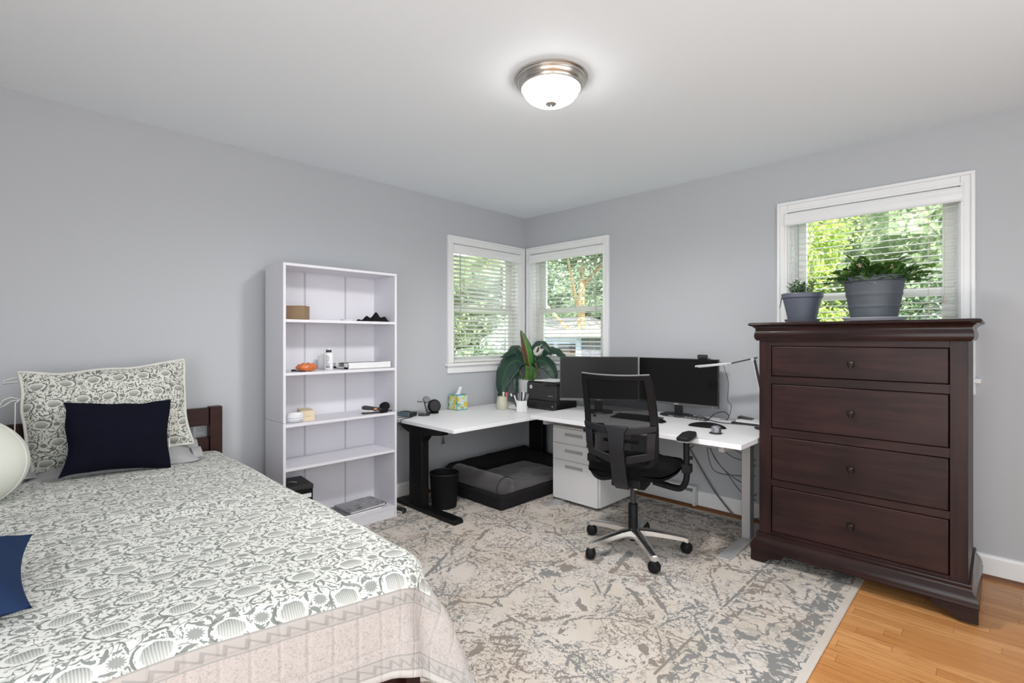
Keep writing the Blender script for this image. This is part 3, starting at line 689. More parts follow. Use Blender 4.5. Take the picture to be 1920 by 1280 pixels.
# cornice: swan-neck moulding running round three sides
def mould(prof, name, z_off, mat):
    """prof = (outset, z) from the carcass faces; built as one mitred ring of three sides"""
    m = M(); n = len(prof); vs = []
    for k in range(4):
        for d, z in prof:
            x = DL - d if k in (0, 1) else DRt + d
            y = DB if k in (0, 3) else DF - d
            vs.append((x, y, z + z_off))
    fs = []
    for k in range(3):
        for i in range(n): fs.append((k * n + i, k * n + (i + 1) % n, (k + 1) * n + (i + 1) % n, (k + 1) * n + i))
    fs += [tuple(range(n)), tuple(3 * n + i for i in range(n))]
    return m.add(vs, fs).build(name, mat, t, smooth=True, angle=50)
pr = [(-.02, 0), (.010, 0), (.018, .010), (.021, .024), (.020, .038), (.016, .050), (.014, .060), (.018, .070), (.027, .077), (.030, .080), (-.02, .080)]
mould(pr, 'cornice', 1.244, MESPT)
pr = [(-.03, 0), (.030, 0), (.040, .003), (.047, .010), (.047, .013), (.040, .019), (.028, .021), (-.03, .021)]
M().box(DL - .01, DRt + .01, DF + .0, DB, 1.318, 1.3435).build('top_panel', MESPT, t)
mould(pr, 'top_edge', 1.3235, MESPT)
pr = [(-.02, .0), (.036, .0), (.038, .006), (.035, .012), (.036, .020), (.033, .034), (.024, .052), (.013, .066), (.010, .078), (.013, .084), (.010, .092), (-.02, .092)]
mould(pr, 'base_moulding', .076, MESPT)
# bracket feet
for sx in (-1, 1):
    ex = DL - .034 if sx < 0 else DRt + .034
    poly = [(0, ZB), (.060, ZB), (.078, .018), (.090, .032), (.112, .044), (.150, .050), (.160, .060), (.160, .077), (0, .077)]
    m = M().prism(poly, DF - .034, DF - .010, lambda a, z, y: (ex - sx * a * 1.0 * (1), y, z) if sx > 0 else (ex + a, y, z))
    m.prism([(.0242 + p[0] * .8, p[1]) for p in poly], 0, .024, lambda a, z, q: (ex - sx * q if sx > 0 else ex + q, DF - .034 + a, z))
    m.build('bracket_foot', MESPT, t); m = M()
    m.prism([(p[0] * .9, p[1]) for p in poly], 0, .024, lambda a, z, q: (ex - sx * q if sx > 0 else ex + q, DB - a, z))
    m.build('bracket_foot', MESPT, t)
    a, b = (ex + .012, ex + .150) if sx < 0 else (ex - .150, ex - .012)
    M().box(a, b, DF - .0365, DF - .033, .060, .064).build('foot_bead', MESPT, t)

# ---- pots on the dresser
ZT = 1.3450
MPOT = paint('slate_blue_pot', (.085, .095, .125), .5, var=.08, vscale=14); MPOT2 = paint('slate_grey_pot', (.082, .094, .11), .5, var=.08, vscale=14)
MSOIL = paint('soil', (.05, .035, .025), .95, var=.4, vscale=60)
MCACT = leafmat('cactus_green', (.045, .12, .025), (.17, .33, .06), 9, .4, .12); MSUCC = leafmat('succulent_green', (.04, .09, .035), (.12, .2, .09), 14, .4)
def pot(t, r0, r1, h, mat, bands, sauc_r, smat, rim):
    zb = .020
    p = [(r0 * .98, zb), (r0, zb + .004)]
    for k in range(1, 25):
        q = k / 24; rr = r0 + (r1 - r0) * q; p.append((rr + (.0022 if any(abs(q - b) < .022 for b in bands) else 0), zb + .004 + (h - .03 - .004) * q))
    p += [(r1 + rim, zb + h - .026), (r1 + rim + .002, zb + h - .006), (r1 + rim, zb + h), (r1 - .006, zb + h), (r1 - .012, zb + h - .04), (.002, zb + h - .04)]
    o = M().lathe(p, 48).build('pot', mat, t, smooth=True, angle=30)
    M().lathe([(.002, zb + h - .035), (r1 - .012, zb + h - .032)], 24, caps=False).build('soil', MSOIL, t)
    M().lathe([(.002, 0), (sauc_r * .86, 0), (sauc_r * .90, .004), (sauc_r, .020), (sauc_r - .004, .021), (sauc_r * .86, .008), (.002, .008)], 40).build('saucer', smat, t, smooth=True)
    return zb + h
t = thing('potted_cactus', 'large grey banded pot of leafy holiday cactus on the dresser', 'potted plant', (2.888, -.41, ZT))
zt = pot(t, .103, .132, .215, MPOT2, (.28, .62, .66), .142, paint('pale_saucer', (.60, .62, .68), .4, var=.03), .008)
m = M(); rg = random.Random(21)
def segm(p, d, side, L, W):
    d = d.normalized(); s = side - d * side.dot(d); s.normalize(); nrm = d.cross(s)
    out = [(0, .16), (.18, .62), (.36, .42), (.55, 1.0), (.72, .66), (.92, .86), (1.0, .40)]
    vs = []
    for q, ww in out:
        c = p + d * (L * q)
        vs += [c + s * (W * ww * .5), c + nrm * (W * .06 * ww), c - s * (W * ww * .5), c - nrm * (W * .06 * ww)]
    fs = [(i * 4 + k, i * 4 + (k + 1) % 4, (i + 1) * 4 + (k + 1) % 4, (i + 1) * 4 + k) for i in range(len(out) - 1) for k in range(4)] + [(3, 2, 1, 0), tuple((len(out) - 1) * 4 + k for k in range(4))]
    m.add(vs, fs); return p + d * L
for k in range(215):
    a = rg.uniform(0, 2 * pi); rr = rg.uniform(0, .112) ; p = Vector((rr * cos(a), rr * sin(a), zt - .030))
    el = rg.uniform(.15, .95) if rr > .045 else rg.uniform(.6, 1.3)
    d = Vector((cos(a) * cos(el), sin(a) * cos(el), sin(el)))
    nseg = rg.choice((2, 3, 3, 4)); L = rg.uniform(.036, .048)
    for j in range(nseg):
        side = Vector((-sin(a + rg.uniform(-1.5, 1.5)), cos(a + rg.uniform(-1.1, 1.1)), rg.uniform(-.4, .4)))
        p = segm(p, d, side, L, L * rg.uniform(.66, .92))
        el2 = -.12 if j else -.04
        d = Vector((d.x * 1.15 + cos(a) * .16 + rg.uniform(-.2, .2), d.y * 1.15 + sin(a) * .16 + rg.uniform(-.2, .2), d.z * .9 + el2 + rg.uniform(-.15, .15)))
m.build('foliage', MCACT, t)
m = M()
for x, y, z in ((.01, -.118, .005), (-.06, -.05, .085), (.075, -.03, .07)):
    for k in range(3): segm(Vector((x + k * .006, y, zt + z - k * .012)), Vector((.2 * k - .2, -.3, -.8)), Vector((1, .2 * k, 0)), .026, .015)
m.build('withered_flower', paint('faded_petal', (.66, .46, .32), .7, var=.15, vscale=50), t)
t = thing('potted_succulent', 'small slate blue pot with a sparse jade plant on the dresser', 'potted plant', (2.548, -.40, ZT))
zt = pot(t, .073, .098, .150, MPOT, (), .092, paint('slate_saucer', (.15, .15, .18), .4), .007)
m = M(); rg = random.Random(4)
for k in range(13):
    a = rg.uniform(0, 2 * pi); rr = rg.uniform(.02, .055); b = Vector((rr * cos(a), rr * sin(a), zt - .03)); hh = rg.uniform(.055, .105)
    top = b + Vector((rg.uniform(-.02, .02) + cos(a) * .015, rg.uniform(-.02, .02), hh)); m.tube([b, (b + top) / 2 + Vector((.003, 0, 0)), top], .0025, 6)
    for j in range(5):
        q = b.lerp(top, .45 + .14 * j); aa = j * 1.9 + k
        for s in (0, pi):
            d = Vector((cos(aa + s), sin(aa + s), .55)); segd = d.normalized(); sd = Vector((-sin(aa + s), cos(aa + s), 0)); n = segd.cross(sd); L = .023
            vs = []
            for q2, w2 in ((0, .15), (.35, .8), (.7, 1), (1, .25)): c = q + segd * L * q2; vs += [c + sd * .0055 * w2, c + n * .002, c - sd * .0055 * w2, c - n * .002]
            m.add(vs, [(i * 4 + x, i * 4 + (x + 1) % 4, i * 4 + 4 + (x + 1) % 4, i * 4 + 4 + x) for i in range(3) for x in range(4)] + [(12, 13, 14, 15)])
m.build('foliage', MSUCC, t)
m = M().box(-.100, -.098, -.045, -.017, zt - .078, zt - .020); m.v = [(x - (.20 * (zt - .02 - z)), y, z) for x, y, z in m.v]; m.build('plant_tag', MPAPER, t)
# ================================================================ bed
YR, YL, XF = -2.725, -4.09, 2.18
t = thing('bed_frame', 'dark brown wooden bed frame with a slatted headboard against the left wall', 'bed', (0, 0, ZR))
for y in (YR - .065, YL): M().box(.045, .105, y, y + .065, 0, .852).build('headboard_post', MBED, t, bevel=.004)
M().box(.052, .092, YL + .065, YR - .065, .746, .846).build('headboard_rail', MBED, t, bevel=.004)
M().box(.052, .092, YL + .065, YR - .065, .40, .676).build('headboard_panel', MBED, t, bevel=.004)
for y in (YR - .05, YL + .02): M().box(.10, XF - .10, y, y + .03, .18, .34).build('side_rail', MBED, t, bevel=.003)
M().box(XF - .13, XF - .10, YL + .02, YR - .02, .12, .34).build('foot_rail', MBED, t, bevel=.003)
for y in (YR - .07, YL + .02): M().box(XF - .13, XF - .07, y, y + .05, 0, .34).build('foot_leg', MBED, t, bevel=.003)
M().box(.10, XF - .13, YL + .05, YR - .05, .30, .335).build('slat_deck', MBED, t)

t = thing('mattress', 'pale mattress beneath the floral quilt on the bed', 'mattress', (0, 0, 0))
M().box(.11, XF - .16, YL + .06, YR - .06, .345, .575).build('mattress_body', cloth('mattress_ticking', (.6, .6, .58)), t, bevel=.05, seg=4)

# ---- quilt draped over the mattress
QT, QR, QB, QD = .612, .17, .065, .262
HEAD = .115
hang = QD - QB + QB * pi / 2 - QB              # cloth below the rim
Lq = (XF - QR - HEAD) + (QR - QB) + QB * pi / 2 + (QD - QB)
Wq = (YR - YL - 2 * QR) + 2 * ((QR - QB) + QB * pi / 2 + (QD - QB))
EO = (QR - QB) + QB * pi / 2 + (QD - QB)         # cloth length from the inset core to the hem
def quilt(u, v):
    U, V = u * Wq, v * Lq
    ou = max(0., EO - U); ol = max(0., U - (Wq - EO)); ov = max(0., V - (Lq - EO))
    y = YR - QR - (min(max(U, EO), Wq - EO) - EO); x = HEAD + min(V, Lq - EO)
    oy = ou - ol; e = sqrt(oy * oy + ov * ov)
    nz = mnoise.noise(Vector((U * 2.3, V * 2.3, .3))) * .010 + mnoise.noise(Vector((U * 6, V * 6, 1.7))) * .004
    crease = -.012 * exp(-((V - 1.02 - .10 * sin(U * 3)) / .022) ** 2) * exp(-((U - .75) / .34) ** 2) + .010 * exp(-((V - 1.07 - .10 * sin(U * 3)) / .04) ** 2) * exp(-((U - .75) / .34) ** 2)
    crease += -.008 * exp(-((V - .46 - .05 * sin(U * 4)) / .02) ** 2) * exp(-((U - .62) / .2) ** 2)
    cw = 1 - (2 * (U - Wq / 2) / (Wq - 2 * EO)) ** 2
    z = QT + nz + crease + .014 * max(0, cw) * min(1, V / .5)
    if e > 1e-9:
        dx, dy = ov / e, oy / e
        e1 = QR - QB; A = QB * pi / 2
        if e <= e1: out, drop = e, .006 * (e / e1) ** 2; fold = 0
        elif e <= e1 + A:
            a = (e - e1) / QB; out = e1 + QB * sin(a); drop = .006 + QB * (1 - cos(a)); fold = 0
        else:
            l = e - e1 - A; ph = atan2(abs(oy), ov)           # 0 foot .. pi/2 side
            cn = sin(2 * ph)
            fl = .05 + .30 * cn ** 2
            rip = .030 * sin(V * 9 + 1.0) * (ov == 0) + .022 * sin(U * 8.5 + .4) * (oy == 0)
            fold = l * (fl + rip) + min(1, l / .12) * (cn > 0) * (.030 * sin(ph * 8.0 + .6) * cn)
            out = e1 + QB + fold; drop = .006 + QB + l * (1 - .5 * fl * fl)
        x += dx * out; y += dy * out; z -= drop
    sk = (V / Lq) ** 2
    x += .17 * (max(y, -4.3) + 2.95) * sk if y < -2.0 else 0
    return (x, y, max(z, .02))
m = M().grid(170, 200, quilt); m.uv = [((i % 171) / 170 * Wq, (i // 171) / 200 * Lq) for i in range(171 * 201)]
# the hem on the foot side is drawn up in one place
o = m.build('quilt', quiltmat(Wq, Lq), smooth=True, angle=180, solid=.010); tag(o, 'pale quilt with grey green floral print covering the bed', 'quilt')

# ---- pillows
def pillow_fn(w, h, t, pinch=.06, puff=2.4, wr=.006, seed=0, sag=0, warp=0):
    def fn(u, v, s):
        a, b = u * 2 - 1, v * 2 - 1
        x = a * w / 2 * (1 - pinch * (1 - b * b)); z = b * h / 2 * (1 - pinch * (1 - a * a) * 1.1)
        th = t / 2 * max(0, 1 - abs(a) ** puff) ** .62 * max(0, 1 - abs(b) ** puff) ** .62
        nse = mnoise.noise(Vector((x * 7 + seed, z * 7, s * 3))) * wr + mnoise.noise(Vector((x * 18 + seed, z * 18, s * 3))) * wr * .4
        th += nse * min(1, th / .02)
        z += -sag * (1 - a * a) * max(0, b)
        if warp: x += warp * mnoise.noise(Vector((seed, b * 1.7, a * 1.1))); z += warp * mnoise.noise(Vector((a * 1.9, seed + 5, b * 1.2)))
        return (x, s * th, z)
    return fn
def pillow_mesh(m, fn, n=28):
    k = n + 1
    m.grid(n, n, lambda u, v: fn(u, v, -1)).grid(n, n, lambda u, v: fn(u, v, 1))
    return m
def set_pose(o, loc, yaw, lean, roll): 
    o.location = loc
    o.rotation_euler = (Matrix.Rotation(R(yaw), 3, 'Z') @ Matrix.Rotation(R(lean), 3, 'X') @ Matrix.Rotation(R(roll), 3, 'Y')).to_euler()
MSHAM = floralmat('floral_sham', 1.35); MPIPE = cloth('cream_piping', (.66, .66, .61))
t = thing('pillow', 'large floral print pillow with cream ties leaning on the headboard', 'pillow')
W_, H_ = .635, .455
fn = pillow_fn(W_, H_, .17, .045, 3.2, .012, 3.3, 0, .022)
m = pillow_mesh(M(), fn); n = 29 * 29; m.uv = [(p[0] + .4, p[2] + .4) for p in m.v]
m.build('sham', MSHAM, t, smooth=True, angle=180)
edge = [fn(i / 28, 0, 1) for i in range(28)] + [fn(1, i / 28, 1) for i in range(28)] + [fn(1 - i / 28, 1, 1) for i in range(28)] + [fn(0, 1 - i / 28, 1) for i in range(29)]
edge = [(p[0] * 1.004, 0, p[2] * 1.004) for p in edge]
M().tube(edge, .0065, 8, caps=False).build('piping', MPIPE, t, smooth=True)
def ribbon(pts, wd):
    m = M(); vs = []
    for p in pts: vs += [(p[0], p[1] - wd / 2, p[2]), (p[0], p[1] + wd / 2, p[2])]
    return m.add(vs, [(2 * i, 2 * i + 1, 2 * i + 3, 2 * i + 2) for i in range(len(pts) - 1)])
x0 = -W_ / 2
for pts in ([(x0, 0, .115), (x0 - .03, -.015, .128), (x0 - .055, -.02, .118), (x0 - .072, -.02, .085), (x0 - .055, -.015, .093), (x0 - .028, -.01, .112), (x0, 0, .112)],
            [(x0, 0, .115), (x0 - .018, -.02, .10), (x0 - .022, -.025, .05), (x0 - .03, -.02, -.03), (x0 - .036, -.015, -.075)],
            [(x0, 0, .215), (x0 - .02, -.01, .212), (x0 - .045, -.012, .205), (x0 - .048, -.01, .193), (x0, 0, .195)]):
    ribbon(pts, .020).build('tie', MPIPE, t, smooth=True, solid=.004, angle=80)
set_pose(t, (.235, -3.248, .893), 90, -11, -4.5)
t = thing('pillow', 'grey pillow squashed underneath the floral print pillow', 'pillow')
MGREY = cloth('grey_sateen', (.40, .40, .405), rough=.6)
fn = pillow_fn(.64, .27, .12, .03, 3.0, .022, 8.4, 0, .03)
pillow_mesh(M(), fn).build('pillowcase', MGREY, t, smooth=True, angle=180)
m = M()
for s in (-1, 1): M().grid(10, 6, lambda u, v, s=s: (s * (.300 + u * .045), .012 * sin(v * 14 + s) - .01, (v - .5) * .22)).build('flange', MGREY, t, smooth=True, solid=.004)
set_pose(t, (.235, -3.225, .668), 90, -70, 0)
MNAVY = cloth('navy_linen', (.0055, .006, .0135), var=.15)
t = thing('cushion', 'small dark navy cushion in front of the floral pillow', 'cushion')
fn = pillow_fn(.415, .335, .135, .10, 2.3, .006, 12.7, 0, .014)
pillow_mesh(M(), fn).build('cover', MNAVY, t, smooth=True, angle=180)
M().box(.196, .199, -.006, .006, -.07, -.03).build('care_label', MPAPER, t)
set_pose(t, (.400, -3.243, .795), 92, -14, 3.5)
MBLUE = cloth('blue_linen', (.017, .034, .085), var=.12)
t = thing('cushion', 'blue cushion lying at the near left side of the bed', 'cushion')
fn = pillow_fn(.42, .42, .16, .10, 2.3, .006, 20)
pillow_mesh(M(), fn).build('cover', MBLUE, t, smooth=True, angle=180)
set_pose(t, (1.64, -3.790, .690), 88, -84, 0)
t = thing('bolster_cushion', 'big round cream cushion beside the floral pillow', 'cushion')
MCREAMC = cloth('cream_canvas', (.66, .67, .60), var=.04)
m = M().ball((0, 0, 0), (.235, .165, .185), 40, 24); m.build('cover', MCREAMC, t, smooth=True, angle=180)
e = [(0.2355 * cos(a) , -.0, .1855 * sin(a)) for a in [2 * pi * k / 48 for k in range(49)]]
M().tube(e, .003, 6, caps=False).build('seam', MPIPE, t, smooth=True)
m = M(); L = lambda a, b: Vector((.236 * sin(a) * cos(b), -.166 * cos(a) * cos(b), .186 * sin(b)))
m.add([L(.62, -.28), L(.80, -.26), L(.80, -.10), L(.62, -.10)], [(0, 1, 2, 3)]); m.build('sewn_patch', cloth('patch', (.62, .62, .57)), t, solid=.004)
m = M(); m.tube([L(.50, -.56), L(.62, -.55), L(.74, -.52), L(.80, -.50)], .003, 6).tube([L(.55, -.63), L(.72, -.59)], .0025, 6); m.build('printed_line', paint('print_grey', (.12, .12, .12), .8), t)
set_pose(t, (.56, -3.772, .785), 62, -8, 6)

# wall outlet behind the headboard
t = thing('wall_outlet', 'white wall outlet plate seen through the headboard gap', 'outlet', (0, -2.816, .700))
M().box(0, .006, -.037, .037, -.06, .06).build('cover_plate', MWPLA, t, bevel=.002)
for z in (-.022, .022): M().box(.006, .008, -.016, .016, z - .014, z + .014).build('socket', paint('socket_white', (.66, .66, .66), .4), t, bevel=.001)

# ================================================================ desks
def legfoot(m_legs, x, y, z_top, fx0, fx1, wx, wy, mat, root, along):
    pass
# left desk: along the left wall
LZ = .656
t = thing('standing_desk', 'white desk on black steel legs along the left wall', 'desk', (0, 0, ZR))
d = .0245
M().box(.03, .812, -1.565, -.035, LZ - d - ZR, LZ - ZR).build('desktop', MDESK, t, bevel=.002)
for y, nm in ((-1.487, ''), (-.17, '')):
    lg = M().box(.232, .392, y - .032, y + .032, .02, LZ - d - .05).build('leg', MSTEELB, t, bevel=.006)
    pts = [(.06, .0), (.77, .0), (.77, .022), (.76, .032), (.07, .032), (.06, .022)]
    M().prism(pts, y - .040, y + .040, lambda a, z, q: (a, q, z)).build('foot', MSTEELB, t, bevel=.004)
    tt = LZ - d - ZR
    pts = [(.07, tt - .003), (.07, tt - .012), (.13, tt - .045), (.22, tt - .070), (.42, tt - .072), (.62, tt - .046), (.62, tt - .003)]
    M().prism(pts, y - .030, y + .030, lambda a, z, q: (a, q, z)).build('bracket', MSTEELB, t, bevel=.003)
    M().prism([(.39, tt - .07), (.44, tt - .07), (.39, tt - .12)], y - .030, y + .030, lambda a, z, q: (a, q, z)).build('gusset', MSTEELB, t)
M().box(.28, .345, -1.455, -.20, LZ - d - .05 - ZR, LZ - d - .006 - ZR).build('crossbar', MSTEELB, t)
# right desk: along the right wall
RZ = .690
t = thing('standing_desk', 'white desk on silver legs in front of the monitors', 'desk', (0, 0, ZR))
M().box(.872, 2.383, -.888, -.045, RZ - .028 - ZR, RZ - ZR).build('desktop', MDESK, t, bevel=.002)
for x in (.94, 2.245):
    M().box(x - .030, x + .022, -.415, -.345, .012, RZ - .06).build('leg', MSILVER, t, bevel=.004)
    M().box(x - .034, x + .038, -.795, -.10, 0, .012).build('foot', MSILVER, t, bevel=.002)
    M().box(x - .02, x + .012, -.80, -.10, RZ - .075 - ZR, RZ - .030 - ZR).build('bracket', MSILVER, t, bevel=.003)
M().box(.97, 2.215, -.41, -.35, RZ - .085 - ZR, RZ - .040 - ZR).build('crossbar', paint('dark_beam', (.05, .05, .055), .5), t)
M().box(2.085, 2.235, -.845, -.775, RZ - .050 - ZR, RZ - .0285 - ZR).build('height_control', paint('grey_control', (.22, .23, .235), .45), t, bevel=.006)

# ---- things on the left desk
Z = LZ + .0006
t = thing('dock_box', 'black and blue-grey adapter box at the left end of the left desk', 'adapter', (.085, -1.435, Z), R(12))
M().box(-.062, .062, -.045, .045, 0, .034).build('case', MBLACK, t, bevel=.006)
M().box(-.060, .060, -.0475, -.030, .001, .033).build('end_cap', paint('blue_grey_plastic', (.10, .16, .19), .45), t, bevel=.005)
M().tube([(.03, -.01, .036), (.0, -.03, .042), (-.03, -.045, .036)], .003, 6).build('strap', MBLACK, t)
m = M().tube([(.165, -1.43, Z + .008), (.19, -1.48, Z + .004), (.20, -1.53, Z + .004), (.205, -1.569, Z + .003), (.208, -1.575, Z - .03), (.208, -1.574, Z - .075)], .003, 6)
tag(m.build('cable', MCABLE, smooth=True), 'thin black cable hanging over the left desk edge', 'cable')
m = M().tube([(.15, -1.47, Z + .004), (.125, -1.53, Z + .004), (.12, -1.570, Z + .003), (.12, -1.575, Z - .03), (.09, -1.578, Z - .2), (.10, -1.58, .30), (.13, -1.59, .12), (.10, -1.575, .03)], .0028, 6)
tag(m.build('cable', MCABLE, smooth=True), 'black cable running down beside the black desk leg', 'cable')
t = thing('phone_charger', 'black phone charging stand with a round head on the left desk', 'charger', (.150, -1.325, Z))
M().lathe([(.001, 0), (.046, 0), (.048, .006), (.045, .012), (.001, .013)], 32).build('base', MBLACK, t, smooth=True)
M().bar((.015, .022, .008), (.0, .0, .112), .026, .010).build('stem', MBLACK, t, bevel=.003)
rm = Euler((R(0), R(62), R(-25))).to_matrix()
M().lathe([(.001, -.005), (.026, -.005), (.028, 0), (.026, .005), (.001, .005)], 28, (.014, .012, .122), rot=rm).build('head', MBLACK, t, smooth=True)
M().lathe([(.001, .0052), (.021, .0052)], 28, (.014, .012, .122), rot=rm, caps=False).build('pad', paint('charger_pad', (.12, .13, .15), .4), t)
M().bar((-.01, -.005, .104), (-.035, -.040, .108), .008, .006).build('side_arm', MBLACK, t)
t = thing('speaker', 'round black disc speaker standing on the left desk', 'speaker', (.095, -1.185, Z))
rm = Euler((R(0), R(78), R(-18))).to_matrix()
M().lathe([(.001, -.018), (.045, -.018), (.053, -.008), (.053, .008), (.047, .016), (.001, .017)], 40, (0, 0, .054), rot=rm).build('body', MBLACK2, t, smooth=True)
M().lathe([(.001, .0175), (.043, .0172)], 32, (0, 0, .054), rot=rm, caps=False).build('grille', paint('speaker_grille', (.03, .03, .032), .8), t)
M().lathe([(.001, 0), (.04, 0), (.04, .006), (.001, .007)], 24, (.012, -.02, 0), sx=1.0, sy=1.2).build('foot', MBLACK2, t, smooth=True)
def tissuemat():
    g = G('lemon_print'); o = g.obj()
    v = g.n('TexVoronoi', Vector=g.mapping(o, (1, 1, .8)), Scale=26); dd = g.math('ADD', v.outputs[0], g.math('MULTIPLY', g.noise(o, 30, 1), .3))
    c = g.mix(g.step(dd, .60, .68), (.70, .52, .04), (.55, .70, .60))
    c = g.mix(g.step(g.noise(o, 34, 2), .60, .64), c, (.10, .30, .30))
    z = g.sep(o)[2]; e = g.math('MAXIMUM', g.math('LESS_THAN', z, .006), g.math('GREATER_THAN', z, .122))
    return g.bsdf(g.mix(e, c, (.08, .32, .36)), .6)
t = thing('tissue_box', 'yellow and teal lemon print tissue box on the left desk', 'tissue box', (.088, -.932, Z))
M().box(-.054, .054, -.058, .058, 0, .128).build('carton', tissuemat(), t, bevel=.0015)
for a, b in ((.0535, -.0585),): M().box(a, .0548, -.0588, -.053, 0, .128).build('corner_band', paint('teal_band', (.05, .22, .25), .6), t)
M().box(.0542, .0552, -.016, .018, .060, .086).build('label', MPAPER, t); M().box(.055, .0556, -.012, .014, .071, .077).build('label_print', paint('aqua_print', (.1, .4, .5), .6), t)
M().lathe([(.001, .1284), (.034, .1284)], 24, sx=.7, caps=False).build('opening', MPAPER, t)
m = M().grid(8, 8, lambda u, v: (.012 * sin(u * 5 + 2 * v), (u - .5) * (.052 - .018 * v) + .022 * v, .125 + .072 * v - .012 * u * v))
m.grid(8, 8, lambda u, v: (.012 * sin(u * 5 + 2 * v) + .014 * (1 - v), (u - .5) * (.048 - .018 * v) + .020 * v, .125 + .066 * v))
m.build('tissue', cloth('tissue_paper', (.82, .82, .83)), t, smooth=True, solid=.0015, angle=180)
t = thing('marker_cup', 'rounded beige cup on the left desk, before the large leaf', 'cup', (.345, -.660, Z))
M().lathe([(.002, 0), (.044, 0), (.049, .006), (.049, .05), (.044, .088), (.040, .110), (.037, .110), (.040, .08), (.002, .012)], 32).build('cup', paint('beige_ceramic', (.55, .53, .42), .4, var=.05), t, smooth=True)
MPEN = {'black': MBLACK, 'white': MWPLA, 'red': paint('red_pen', (.60, .12, .10), .4), 'grey': paint('grey_pen', (.25, .25, .27), .35), 'steel': MCHROME}
def pen(x, y, z, dx, dy, L, r, c, label, cap=None, group=None):
    t = thing('pen', label, 'pen', (x, y, z), 0, group); d = Vector((dx, dy, 1)).normalized()
    M().tube([(0, 0, 0), d * L * .93, d * L], [r, r, r * .8], 8).build('barrel', MPEN[c], t, smooth=True, angle=50)
    if cap: M().tube([d * L * .86, d * (L + .003)], r * 1.25, 8).build('cap', MPEN[cap], t, smooth=True, angle=50)
pen(.325, -.680, Z + .014, -.02, -.02, .118, .008, 'black', 'short black marker poking from the beige cup', 'black')
pen(.350, -.655, Z + .014, .03, .0, .128, .008, 'white', 'white marker poking from the beige cup', 'white')
pen(.368, -.640, Z + .014, .03, .05, .126, .009, 'red', 'red marker poking from the beige cup', 'red')
t = thing('pen_cup', 'white six-sided pen cup in front of the printer', 'cup', (.560, -.652, Z))
M().lathe([(.002, 0), (.047, 0), (.049, .004), (.049, .092), (.044, .092), (.044, .006), (.002, .006)], 6).build('cup', MWPLA, t, bevel=.002); t.rotation_euler.z = R(20)
rg = random.Random(9)
for k, (c, lab, dx, dy, L) in enumerate((('white', 'white pen leaning left out of the white pen cup', -.30, -.28, .150), ('black', 'black and white pen leaning far left in the white pen cup', -.42, -.40, .145), ('grey', 'slim grey pen left of middle in the white pen cup', -.12, -.12, .140),
        ('black', 'black pen upright in the middle of the white pen cup', .0, .02, .150), ('steel', 'steel scissor blade shaped pen in the white pen cup', .08, .08, .152), ('black', 'thick black pen right of middle in the white pen cup', .18, .16, .150), ('grey', 'grey pen leaning furthest right in the white pen cup', .28, .26, .138))):
    pen(.560 + dx * .05, -.652 + dy * .05, Z + .012, dx * .75, dy * .75, L, .0055, c, lab, 'white' if 'black and white' in lab else ('black' if c == 'white' else None), 'pens in the white cup')
t = thing('saucer_tray', 'low white tray on the desk, between beige cup and pen cup', 'tray', (.430, -.560, Z), R(5))
M().box(-.075, .075, -.045, .045, 0, .005).box(-.075, .075, -.045, -.040, 0, .026).box(-.075, .075, .040, .045, 0, .026).box(-.075, -.070, -.045, .045, 0, .026).box(.070, .075, -.045, .045, 0, .026).build('tray', MWPLA, t, bevel=.001)
# printer
t = thing('printer', 'compact black laser printer in the corner on the left desk', 'printer', (.595, -.30, Z))
MPR = paint('printer_black', (.030, .030, .031), .4, var=.1); MPR2 = paint('printer_black_gloss', (.016, .016, .017), .25)
M().box(-.165, .165, -.150, .13, .0, .075).build('paper_drawer', MPR2, t, bevel=.006)
M().box(-.165, .165, -.146, .13, .077, .222).build('body', MPR, t, bevel=.008)
M().box(-.160, .165, -.140, .13, .222, .236).build('top_cover', MPR2, t, bevel=.006)
M().box(.02, .165, -.158, -.02, .205, .226).build('output_lip', MPR2, t, bevel=.004)
M().box(.075, .125, -.1478, -.1455, .118, .122).build('name_strip', MSILVER, t)
lg = M().lathe([(.001, .0008), (.0155, .0008), (.016, 0)], 24, (-.115, -.1465, .185), rot=Matrix.Rotation(R(90), 3, 'X')).build('badge', MWPLA, t)
m = M()
for a, b, c_, d_ in ((-.006, -.0045, -.004, .009), (-.002, -.0005, -.004, .003), (-.0045, -.0010, .002, .0035), (.002, .0035, -.008, .004), (.006, .0072, -.003, .004), (.0035, .006, .003, .004), (.0035, .006, -.004, -.003)):
    m.box(-.115 + a, -.115 + b, -.1482, -.1472, .185 + c_, .185 + d_)
m.build('badge_letters', MBLACK, lg)
M().lathe([(.001, .001), (.006, .001), (.006, 0)], 16, (.125, -.1505, .035), rot=Matrix.Rotation(R(90), 3, 'X')).build('button', MSILVER, t)
for k, (dz, a, lab) in enumerate(((.2372, 3, 'white paper sheets lying on top of the black printer'),)):
    o = M().box(-.115, .105, -.13, .10, 0, .007).build('paper_stack', MPAPER, bevel=.001); o.location = (.625, -.31, Z + dz); o.rotation_euler = (0, 0, R(a)); tag(o, lab, 'paper')

